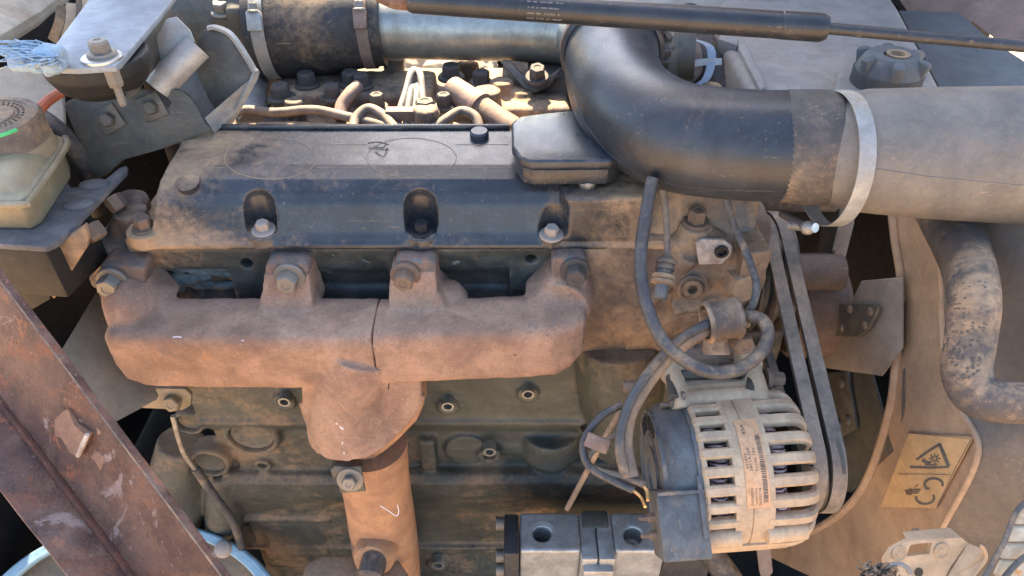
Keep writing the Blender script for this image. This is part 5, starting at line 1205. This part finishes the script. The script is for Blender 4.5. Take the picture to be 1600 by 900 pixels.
for i in range(6):
    y = 796 + i * 27; xl_ = (1592, 1580, 1570, 1560, 1546, 1530)[i]
    obj('slat', prism([D(xl_ + 4, y + 3, GX + .004), D(1660, y + 3, GX + .004), D(1660, y + 24, GX + .004), D(xl_ - 6, y + 24, GX + .004)], (0, .003, 0), .0008), 'mesh_metal', gr)
obj('cross_bar', tube([D(1640, 850, GX - .001), D(1595, 875, GX - .001), D(1555, 920, GX - .001)], .002, 8), 'mesh_frame', gr)

# ================================================================== behind the valve cover
dk = thing('rear_deck', 'dark brown oily deck of the engine behind the valve cover', 'engine deck', (0, .25, .0))
S = bmesh.new(); merge(S, box((.03, .27, .035), (.68, .30, .05), bevel=.004))
merge(S, box((-.08, .20, .062), (.6, .06, .02), bevel=.004)); merge(S, box((-.20, .32, .066), (.20, .08, .03), bevel=.005)); merge(S, box((.10, .33, .07), (.16, .07, .05), bevel=.005)); merge(S, box((.02, .27, .066), (.10, .06, .03), bevel=.004))
rb2 = random.Random(2)
for k in range(26): merge(S, cyl(Vector((rb2.uniform(-.28, .3), rb2.uniform(.16, .40), .05)), (0, 0, 1), rb2.uniform(.010, .02), rb2.uniform(.02, .05), 14))
cast('deck_casting', S, 'deck_brown', dk, .003, 4, None, rough=.001)
for px, py, r in ((549, 128, .011), (565, 132, .010), (705, 118, .012), (752, 128, .011), (665, 175, .012), (694, 165, .009), (480, 130, .011), (520, 150, .01), (440, 150, .012), (590, 165, .009)):
    bolt(dk, PZ(px, py, .085) + Vector((0, 0, -.004)), (0, 0, 1), r, .016, 'flange', 'bolt_dark')
inj = thing('fuel_line_set', 'row of four grey steel fuel pipes held by one clamp block', 'fuel pipes', D(640, 190, .88))
tops = [(641, 112), (650, 118), (660, 118), (655, 111)]
for i, (bx, tx, ty, ox) in enumerate(((625, 642, 110, 650), (637, 645, 131, 652), (649, 653, 131, 656), (661, 656, 111, 647))):
    obj('fuel_pipe', tube([D(bx - 6, 215, .86), D(bx - 3, 196, .865), D(bx, 172, .87), D((bx + tx) / 2 + 1, 142, .88), D(tx, ty + 4, .89), D(ox, ty + 1, .91), D(ox + 4, ty + 24, .93)], .0042, 12), 'pipe_grey', inj)
obj('clamp_block', box(D(638, 178, .862), (.052, .014, .013), None, .0015), 'tube_brown', inj)
obj('clamp_block_end', box(D(670, 178, .862), (.008, .016, .012), None, .001), 'tube_brown', inj)
ot = thing('oil_filler_tube', 'slanted brown tube disappearing behind the valve cover lid', 'tube', D(760, 195, .85))
obj('sleeve', tube([D(707, 140, .90), D(735, 158, .885), D(752, 168, .878)], [.0165, .0165, .0175], 24, smooth=False), 'tube_brown', ot)
obj('tube', tube([D(745, 165, .88), D(770, 183, .87), D(805, 205, .855)], .0155, 24, smooth=False), 'hub_brown', ot)
obj('collar', lathe(D(747, 166, .879), D(770, 183, .87) - D(745, 165, .88), [(.0165, -.003), (.019, -.001), (.019, .004), (.0165, .005)], 24), 'tube_brown', ot)
def rc_(label, pts, r, mat='wire_tan', name='hose', cat='hose'): return cable(label, pts, r, mat, cat, name)
rc_('long grey hose lying along the back of the valve cover', [(365, 205, .86), (362, 182, .87), (385, 172, .88), (430, 176, .88), (490, 172, .88), (540, 182, .87), (590, 194, .86), (630, 205, .85)], .0058)
rc_('arched grey hose behind the valve cover left of the clamp block', [(552, 205, .85), (556, 185, .86), (575, 170, .865), (598, 180, .86), (618, 202, .85)], .0060)
rc_('bent pipe stub rising behind the rubber coupling end', [(532, 186, .88), (534, 166, .885), (546, 148, .89), (560, 134, .90)], .0080, 'tube_brown')
rc_('arched hose right of the fuel pipe clamp', [(672, 205, .85), (695, 188, .855), (720, 174, .86), (742, 182, .855), (750, 205, .85)], .0058)
rbk = thing('rear_bracket', 'dark bracket with a bolt below the intake tube', 'bracket', D(830, 160, .9))
obj('flat_plate', prism([D(x, y, .93) for x, y in ((786, 95), (825, 100), (828, 165), (812, 172), (793, 168), (783, 160))], (0, .006, 0), .001), 'deck_brown', rbk)
obj('plate_hole', lathe(D(806, 155, .925), (0, -1, .3), [(.004, 0), (.004, .001), (0, .001)], 16), 'black_and_shade', rbk)
obj('arm', prism([D(x, y, .91) for x, y in ((780, 95), (798, 96), (818, 118), (858, 118), (880, 104), (860, 136), (838, 146), (820, 140))], (0, .012, -.004), .003), 'bracket_dark', rbk)
bolt(rbk, D(839, 122, .90), (0, -.3, 1), .010, .014, 'flange', 'bolt_dark')
# sunlit parts farther back
bw = thing('rear_casting', 'sunlit cast part glimpsed below the intake tube', 'casting', D(700, 120, 1.1))
cast('casting', merge(merge(ball(D(690, 110, 1.15), .06, (1.5, 1, .8)), box(D(600, 110, 1.15), (.08, .06, .09), None, .01)), merge(tube([D(560, 100, 1.1), D(590, 130, 1.1)], .03, 16), box(D(470, 130, 1.12), (.14, .06, .05), None, .01))), 'panel_tan', bw, .004, 4, None, rough=.003)
bw2 = thing('far_panel', 'pale sunlit panel behind the engine at the far side', 'panel', (0, .7, .02))
obj('panel_sheet', prism([(-.70, .62, .02), (.62, .62, .02), (.62, .79, .10), (-.70, .79, .10)], (0, 0, -.01), .002), 'panel_tan', bw2)
# clutter under the corner panel, upper left
uc = thing('control_levers', 'worn levers and rods under the upper left panel', 'levers', D(110, 40, .98))
for k, (a, b) in enumerate((((88, 60), (96, 18)), ((104, 66), (112, 14)), ((120, 58), (128, 10)), ((132, 40), (138, 8)))):
    obj('lever', ribbon([D(a[0], a[1], .98), D((a[0] + b[0]) / 2 + 4, (a[1] + b[1]) / 2, .97), D(b[0], b[1], .98)], .012, .02, n=4), 'plate_pale' if k % 2 else 'deck_brown', uc)
bk = thing('spare_clamp', 'open curled band clamp behind the rubber elbow', 'clamp', D(1090, 100, .9), 'hose clamps')
obj('band', band([D(*q) for q in ((1075, 45, .93), (1088, 75, .92), (1090, 110, .91), (1078, 128, .91))], .012, .001, (1, .2, 0)), 'tube_brown', bk)
obj('band_end', band([D(*q) for q in ((1085, 62, .91), (1108, 72, .90), (1112, 95, .90), (1104, 122, .90), (1090, 132, .90))], .010, .001, (1, 0, 0)), 'steel_plate', bk)
obj('perforated_strip', band([D(*q) for q in ((1066, 108, .9), (1090, 98, .9), (1128, 96, .9))], .008, .001, (0, .5, .8)), 'bracket_light', bk)
tag(obj('rear_hose', tube([D(1060, 30, 1.0), D(1090, 90, .98), D(1120, 130, .97), D(1150, 190, .95)], [.03, .032, .03, .03], 24), 'rubber_dusty'), 'dusty hose end behind the elbow and open clamp', 'hose')
tf = thing('turbo_flange', 'dark flange with bolts behind the rubber elbow', 'flange', D(1050, 100, .9))
obj('flange_body', lathe(D(1020, 85, .90), (1, -.2, .1), [(.05, 0), (.05, .02), (.035, .03), (.03, .05), (0, .05)], 32), 'bracket_dark', tf)
bolt(tf, D(1038, 72, .86), (0, -.2, 1), .009, .014, 'flange', 'bolt_dark'); bolt(tf, D(1038, 92, .86), (0, -.2, 1), .008, .012, 'flange', 'bolt_dark')
